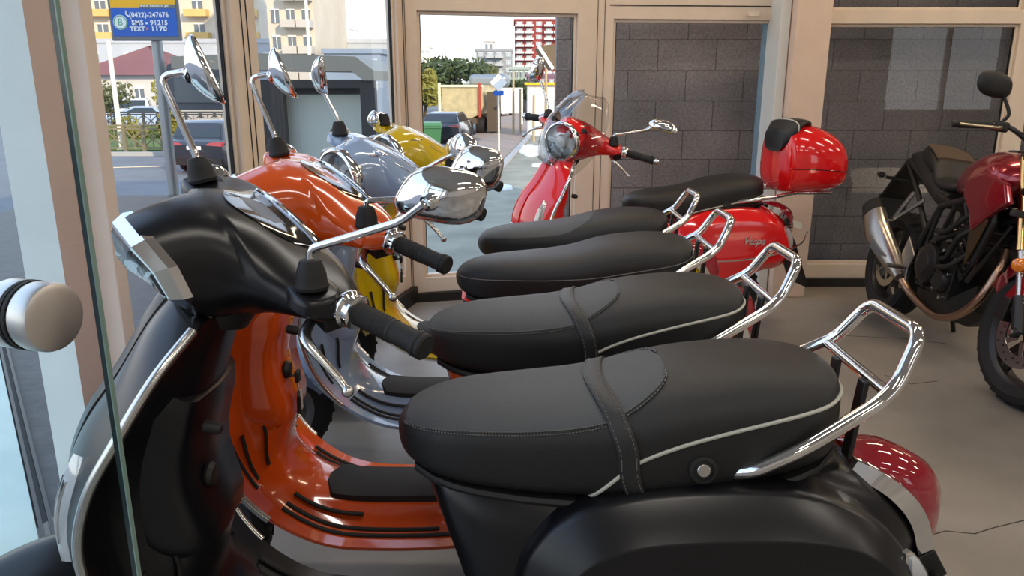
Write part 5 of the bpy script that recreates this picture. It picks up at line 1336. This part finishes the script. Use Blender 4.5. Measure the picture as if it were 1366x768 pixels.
Y = 35.6; tree('bush', (pix(180, 170, Y).x, Y, GZ), 1.5, 1.6, 1.1, M['leaf_y'], 'low yellowish bush behind the railing left of the sign pole', n=600, leaf=.08, trunk=.04, cat='bush', seed=10)
hd_ = MB(); rnd = random.Random(5)
A = gpix(120, 186, GZ); B = gpix(340, 186, GZ)
for k in range(3500):
    t_ = rnd.random(); c = A.lerp(B, t_) + Vector((0, rnd.uniform(-1.2, 1.2), rnd.uniform(.1, .65)))
    u_ = Vector((rnd.gauss(0, 1), rnd.gauss(0, 1), rnd.gauss(0, 1))).normalized(); v_ = u_.orthogonal().normalized() * .05
    hd_.add([c - u_ * .12, c + v_, c + u_ * .12, c - v_], [(0, 1, 2, 3)])
tag(hd_.build('hedge_leaves', M['grass'], smooth=False), 'green and yellow planting along the verge between the two railings', 'plants', kind='stuff')

# --- street furniture
def post(name, u, v0, v1, Y, r, m_, lab, cat, base_z=GZ, head=None):
    b = pix(u, v0, Y); r_ = empty(name, (b.x, Y, base_z), label=lab, cat=cat)
    MB().tube([(0, 0, 0), (0, 0, pix(u, v1, Y).z - base_z)], [r, r * .8], 12).build('pole', m_, r_)
    MB().lathe([(0, 0), (r * 1.8, 0), (r * 1.8, .1), (r * 1.1, .16), (0, .16)], (0, 0, 0), (0, 0, 1), 16).build('pole_base', m_, r_)
    return r_
M['pole_w'] = mat('cream_white_pole', (.80, .74, .62), .5)  # one even cream colour for poles and shed joints
post('street_lamp', 158, 160, 54, 34, .11, M['pole_w'], 'pale pole behind the blue and yellow sign, before the red roof', 'pole')
sl_ = post('street_lamp', 413, 80, -60, 42, .10, M['pole_w'], 'tall thin pale lamp post beside the purple-roofed house', 'pole')
for (u, v1, lab) in ((694, 118, 'thin wooden post left of the white shed'), (712, 127, 'short wooden post before the left part of the white shed'), (728, 86, 'tall thin pale pole rising behind the white shed'), (685, 95, 'thin pole right of the grey apartment house')):
    post('wooden_post', u, 150, v1, 38 if u > 700 else 44, .07, mat('post_wood', (.42, .33, .20), .8), lab, 'post')
# diamond sign with board
Y = 33; p = pix(665, 110, Y)
ds = empty('road_sign', (p.x, Y, GZ), label='white diamond sign with a small board on a thin post, seen in the middle window', cat='road sign')
MB().tube([(0, 0, 0), (0, 0, p.z - GZ)], .04, 10).build('pole', M['pole_w'], ds)
zz = p.z - GZ; MB().prism([(-.36, 0), (0, -.36), (.36, 0), (0, .36)], (0, -.05, zz), (1, 0, 0), (0, 0, 1), (0, -1, 0), .02).build('diamond_plate', M['ink_w'], ds, smooth=False)
MB().box((0, -.05, zz - .42), (.42, .02, .2)).build('small_board', M['sign_blue'], ds, smooth=False); 
# bill board like white panel behind
Y = 54; p = pix(676, 135, Y); wb_ = empty('white_board', (p.x, Y, GZ), label='blank white hoarding board behind the diamond sign', cat='billboard')
MB().box((0, 0, pix(0, 134, Y).z - GZ), (2.2, .12, 1.7)).build('board_panel', M['white'], wb_, smooth=False)
for sg_ in (-1, 1): MB().box((sg_ * 1.05, .05, .9), (.12, .12, 1.9 + .6)).build('post', M['white'], wb_, smooth=False)
# green container
p = gpix(577, 197, GZ); ct = empty('waste_container', (p.x, p.y - .3, GZ), R(4), 'green wheeled rubbish container on the street', 'rubbish container')
M['green_pl'] = mat('green_plastic', (.05, .17, .07), .45)
MB().loft([[(sx * .36, sy * .34, .16), (sx * .45, sy * .43, 1.0)][0:1] for sx, sy in ((0, 0),)]) if False else None
b_ = MB(); b_.loft([[(-.38, -.34, .16), (.38, -.34, .16), (.38, .34, .16), (-.38, .34, .16)], [(-.46, -.43, 1.02), (.46, -.43, 1.02), (.46, .43, 1.02), (-.46, .43, 1.02)]]); b_.box((0, -.44, .96), (.96, .05, .10)); b_.build('container_body', M['green_pl'], ct, smooth=False, bevel=.02)
l_ = MB(); l_.loft([[(-.47, -.46, 1.02), (.47, -.46, 1.02), (.47, .44, 1.02), (-.47, .44, 1.02)], [(-.42, -.38, 1.15), (.42, -.38, 1.15), (.42, .38, 1.18), (-.42, .38, 1.18)]]); l_.build('lid', M['green_pl'], ct, smooth=False, bevel=.02)
for sx in (-1, 1):
    for sy in (-1, 1): MB().lathe([(0, -.03), (.09, -.03), (.09, .03), (0, .03)], (sx * .33, sy * .28, .09), (1, 0, 0), 14).build('wheel', M['tyre'], ct)
# truck seen from behind
p = gpix(612, 186, GZ); tk = empty('tipper_truck', (p.x, 44.5, GZ), R(-8), 'yellowish tipper truck seen from behind in the street', 'truck')
M['tr_y'] = mat('yellow_beige_truck_steel', (.62, .50, .27), .42, .5, var=.2, vscale=2); M['tr_w'] = mat('truck_cream', (.75, .68, .5), .5); M['tr_d'] = mat('truck_chassis', (.09, .065, .04), .7)  # yellow-beige body colour that varies at random
b_ = MB(); b_.loft([[(x * s_, y, z) for (x, z) in ((-1.15, 2.75), (1.15, 2.75), (1.2, 1.6), (.95, 1.15), (.5, .95), (-.5, .95), (-.95, 1.15), (-1.2, 1.6))] for (y, s_) in ((0, 1), (4.5, 1))]); b_.build('tipper_body', M['tr_y'], tk, ang=30)
MB().box((.75, 4.9, 3.0), (2.4, 1.4, .75)).build('body_canopy', M['galv'], tk, smooth=False, bevel=.25)
for x in (-1.28, 1.02): MB().box((x, -.06, 1.95), (.14, .16, 1.9)).build('rear_post', M['tr_w'] if x < 0 else mat('truck_red', (.35, .06, .03), .5), tk, smooth=False, bevel=.02)
MB().box((0, -.05, 2.72), (2.4, .12, .12)).build('top_rail', M['tr_w'], tk, smooth=False)
MB().box((.1, 3, .80), (1.5, 6.5, .3)).build('chassis', M['tr_d'], tk, smooth=False)
MB().box((1.65, 1.0, 1.3), (.55, 1.6, 2.2)).build('side_rack', M['tr_d'], tk, smooth=False, bevel=.03)
for sx in (-1, 1): MB().lathe([(0, -.25), (.3, -.2), (.5, -.25), (.52, 0), (.5, .25), (.3, .2), (0, .25)], (sx * .95, .8, .52), (1, 0, 0), 22).build('wheel', M['tyre'], tk)
MB().box((0, 6.6, 2.0), (2.3, 1.6, 1.9)).build('cab', M['tr_w'], tk, smooth=False, bevel=.1)
# shed with yellow roof edge and the person by it
Y = 42; a = pix(704, 120, Y); b = pix(742, 120, Y); shd = empty('white_shed', ((a.x + b.x) / 2 + .3, Y, GZ), label='white shed with a yellow roof edge beyond the middle window', cat='shed')
hh = pix(0, 113, Y).z - GZ
MB().box((0, 1.2, hh / 2), (b.x - a.x + .6, 2.4, hh)).build('shed_wall', M['white'], shd, smooth=False); MB().box((0, 1.1, hh + .06), (b.x - a.x + .9, 2.7, .12)).build('roof', M['sign_yel'], shd, smooth=False)
for k in range(3): MB().box((-.6 + .6 * k, -.01, hh / 2), (.03, .03, hh * .96)).build('panel_joint', M['pole_w'], shd, smooth=False)
pr = gpix(700, 163, GZ); Yp = pr.y
pe = empty('person', (pr.x, Yp, GZ), label='person in dark clothes walking by the posts before the white shed', cat='person')
vv = [(0, 0, .92), (0, 0, 1.15), (0, 0, 1.38), (0, 0, 1.50), (0, -.02, 1.60), (0, -.02, 1.70), (.10, 0, .85), (.13, -.12, .48), (.12, -.05, .08), (.12, -.16, .04), (-.10, 0, .85), (-.12, .10, .48), (-.12, .22, .10), (-.12, .12, .04), (.20, 0, 1.38), (.26, .03, 1.10), (.24, -.08, .86), (-.20, 0, 1.38), (-.26, -.03, 1.10), (-.24, -.12, .88)]
ed = [(0, 1), (1, 2), (2, 3), (3, 4), (4, 5), (0, 6), (6, 7), (7, 8), (8, 9), (0, 10), (10, 11), (11, 12), (12, 13), (2, 14), (14, 15), (15, 16), (2, 17), (17, 18), (18, 19)]
rr_ = [.15, .15, .17, .06, .09, .07, .09, .07, .05, .04, .09, .07, .05, .04, .07, .05, .035, .07, .05, .035]
me = bpy.data.meshes.new('body'); me.from_pydata(vv, ed, []); po = bpy.data.objects.new('body', me); col.objects.link(po); po.parent = pe
md = po.modifiers.new('skin', 'SKIN'); 
for k, v in enumerate(me.skin_vertices[0].data if me.skin_vertices else []): v.radius = (rr_[k], rr_[k])
if not me.skin_vertices:
    bm = bmesh.new(); bm.from_mesh(me); lay = bm.verts.layers.skin.verify(); bm.verts.ensure_lookup_table()
    for k, v in enumerate(bm.verts): v[lay].radius = (rr_[k], rr_[k]); v[lay].use_root = (k == 0)
    bm.to_mesh(me); bm.free()
po.modifiers.new('sub', 'SUBSURF').levels = 2; me.materials.append(mat('dark_clothes', (.03, .03, .04), .8))
po.modifiers['sub'].render_levels = 2

# --- whitish uneven patches on the terrace
M['blotch'] = mat('whitish_patch_surface', (.72, .75, .77), .35, bump=1., bscale=6)
def blotch(u, v, wx, wy, lab, sd, colr=None):
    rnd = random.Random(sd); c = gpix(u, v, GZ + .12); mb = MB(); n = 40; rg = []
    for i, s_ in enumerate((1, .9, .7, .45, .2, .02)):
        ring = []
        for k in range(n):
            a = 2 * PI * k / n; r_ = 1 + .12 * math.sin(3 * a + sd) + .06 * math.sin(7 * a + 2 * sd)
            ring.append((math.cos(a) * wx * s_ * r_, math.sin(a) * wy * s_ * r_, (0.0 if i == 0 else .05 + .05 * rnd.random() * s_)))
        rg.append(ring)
    mb.loft(rg, True, (False, True)); o = mb.build('whitish_patch', colr or M['blotch'], loc=c); tag(o, lab, 'blotch'); return o
blotch(712, 201, .75, 2.6, 'crumpled whitish patch on the terrace left of the red scooter', 1)
blotch(672, 252, .22, .5, 'small white patch on the terrace nearest the window', 2)
blotch(722, 222, .35, .35, 'faint pale patch below the larger crumpled sheet', 3)

# --- buildings
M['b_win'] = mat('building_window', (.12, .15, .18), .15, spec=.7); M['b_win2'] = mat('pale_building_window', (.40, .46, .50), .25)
def building(name, u0, u1, vt, Y, depth, wall_m, lab, rows=0, cols=0, win=None, wh=(.5, .5), balc=None, balm=None, roof=None, rot=0., v0pad=.12, rows_from=0., zbase=GZ):
    a = pix(u0, vt, Y); b = pix(u1, vt, Y); cx = (a.x + b.x) / 2; W_ = abs(b.x - a.x); h = a.z - zbase
    r_ = empty(name, (cx, Y, zbase), rot, lab, 'building')
    MB().box((0, depth / 2, h / 2), (W_, depth, h)).build('wall', wall_m, r_, smooth=False)
    for i in range(rows):
        for j in range(cols):
            cw_, ch_ = W_ / cols, (h * (1 - rows_from)) / rows; x = -W_ / 2 + cw_ * (j + .5); z = h * rows_from + ch_ * (i + .5)
            wm = win or M['b_win']
            f_ = MB().box((x, -.02, z), (cw_ * wh[0], .10, ch_ * wh[1])).build('window', wm, r_, smooth=False)
            fr_ = MB(); fr_.box((x, -.05, z), (cw_ * .05, .12, ch_ * wh[1])); fr_.box((x, -.05, z + ch_ * wh[1] * .5), (cw_ * wh[0] * 1.1, .14, ch_ * .05)); fr_.build('window_bar', M['white'], f_, smooth=False)
            if balc and balc(i, j):
                MB().box((x, -.55, z - ch_ * .30), (cw_ * .92, 1.1, ch_ * .30)).build('balcony', balm, r_, smooth=False)
    if roof:
        k = roof[1]; h2 = roof[2]
        mb = MB(); mb.loft([[(-W_ / 2 - k, -k, h), (W_ / 2 + k, -k, h), (W_ / 2 + k, depth + k, h), (-W_ / 2 - k, depth + k, h)], [(-W_ / 2 + depth * .4, depth * .45, h + h2), (W_ / 2 - depth * .4, depth * .45, h + h2), (W_ / 2 - depth * .4, depth * .55, h + h2), (-W_ / 2 + depth * .4, depth * .55, h + h2)]])
        mb.build('roof', roof[0], r_, smooth=False)
    else: MB().box((0, depth / 2, h + .1), (W_ * 1.01 + .3, depth + .3, .35)).build('parapet', wall_m, r_, smooth=False)
    return r_
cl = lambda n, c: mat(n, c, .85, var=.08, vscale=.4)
redr = cl('red_tile_roof', (.20, .085, .085)); 
building('house', 104, 232, 100, 58, 9, cl('cream_house_wall', (.55, .55, .54)), 'low white house with a dark red hipped roof behind the railings', 1, 4, M['b_win'], (.35, .5), roof=(redr, .6, 2.2))
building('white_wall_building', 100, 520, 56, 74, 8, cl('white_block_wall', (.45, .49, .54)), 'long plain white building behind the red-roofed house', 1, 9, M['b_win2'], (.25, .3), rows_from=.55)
bg_ = cl('beige_apartment_wall', (.62, .56, .46)); ob = cl('ochre_balcony', (.66, .44, .16))
building('apartment_block', 60, 330, -170, 92, 12, bg_, 'beige apartment block with ochre balconies above the red-roofed house', 9, 8, M['b_win'], (.42, .5), balc=lambda i, j: j % 2 == 1, balm=ob, rows_from=.10)
building('apartment_block', 335, 401, -260, 62, 12, cl('beige_tower_wall', (.58, .52, .42)), 'beige grey tower with stacked balconies at the left of the second window pane', 11, 3, M['b_win'], (.5, .5), balc=lambda i, j: j > 0, balm=cl('grey_balcony', (.50, .47, .42)), rows_from=.05)  # even beige wall with greyer balconies
building('house', 398, 436, 79, 80, 9, cl('mauve_wall', (.45, .36, .38)), 'small house with a purple hipped roof behind the bus shelter', 1, 3, M['b_win'], (.4, .5), roof=(cl('purple_roof', (.16, .07, .13)), .8, 1.5))
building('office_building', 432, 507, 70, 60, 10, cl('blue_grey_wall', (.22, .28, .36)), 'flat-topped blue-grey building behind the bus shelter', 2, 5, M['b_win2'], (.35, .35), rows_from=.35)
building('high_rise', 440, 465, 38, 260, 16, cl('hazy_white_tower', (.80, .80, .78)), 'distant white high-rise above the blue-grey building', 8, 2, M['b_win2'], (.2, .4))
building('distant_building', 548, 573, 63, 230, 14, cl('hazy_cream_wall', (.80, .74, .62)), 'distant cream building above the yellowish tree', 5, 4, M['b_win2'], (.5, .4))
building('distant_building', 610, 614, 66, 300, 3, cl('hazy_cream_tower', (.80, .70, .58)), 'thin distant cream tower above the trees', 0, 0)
building('apartment_block', 635, 684, 68, 120, 12, cl('grey_apartment_wall', (.27, .29, .31)), 'grey apartment house with balconies in the middle window', 5, 4, M['b_win2'], (.55, .5), balc=lambda i, j: j in (1, 2), balm=cl('light_grey_balcony', (.42, .44, .45)), rows_from=.25)
building('roof_shed', 646, 658, 55, 124, 4, cl('pale_roof_hut', (.60, .58, .55)), 'small pale hut on top of the grey apartment house', 1, 2, M['b_win'], (.4, .5), zbase=pix(0, 68, 124).z - .2)
building('apartment_block', 687, 790, 27, 170, 16, cl('red_apartment_wall', (.27, .050, .045)), 'tall red apartment tower with white balconies in the middle window', 10, 8, M['b_win2'], (.6, .55), balc=lambda i, j: j % 3 != 2, balm=cl('white_balcony', (.60, .60, .60)), rows_from=.12)
building('low_building', 680, 705, 92, 105, 9, cl('green_grey_wall', (.34, .42, .38)), 'low green-grey building in front of the red tower', 3, 4, M['b_win'], (.5, .5), rows_from=.1)
building('low_building', 704, 742, 101, 92, 7, cl('mauve_low_wall', (.20, .12, .17)), 'low dark mauve building between the white shed and the red tower', 2, 3, M['b_win2'], (.5, .4), rows_from=.2)
# slanting timber canopy at the right edge of the middle window
Y = 30; a = pix(718, 61, Y); b = pix(738, 92, Y); cnp = empty('canopy', (a.x, Y, a.z), label='slanting canopy roof with a pale edge at the right of the middle window', cat='canopy')
MB().loft([[(0, 0, 0), (b.x - a.x, 0, b.z - a.z), (b.x - a.x + 1.2, 0, b.z - a.z + .2), (1.2, 0, .1)], [(0, 4, 0), (b.x - a.x, 4, b.z - a.z), (b.x - a.x + 1.2, 4, b.z - a.z + .2), (1.2, 4, .1)]]).build('canopy_roof', mat('canopy_brown', (.14, .10, .06), .7), cnp, smooth=False)
for yy_ in (.3, 3.7): MB().box((b.x - a.x + .7, yy_, (b.z - a.z + .1 + GZ - a.z) / 2), (.12, .12, b.z - GZ)).build('canopy_post', M['galv'], cnp, smooth=False)
MB().bar((0, -.03, 0), (b.x - a.x, -.03, b.z - a.z), .1, .12).build('canopy_edge', M['white'], cnp, smooth=False)
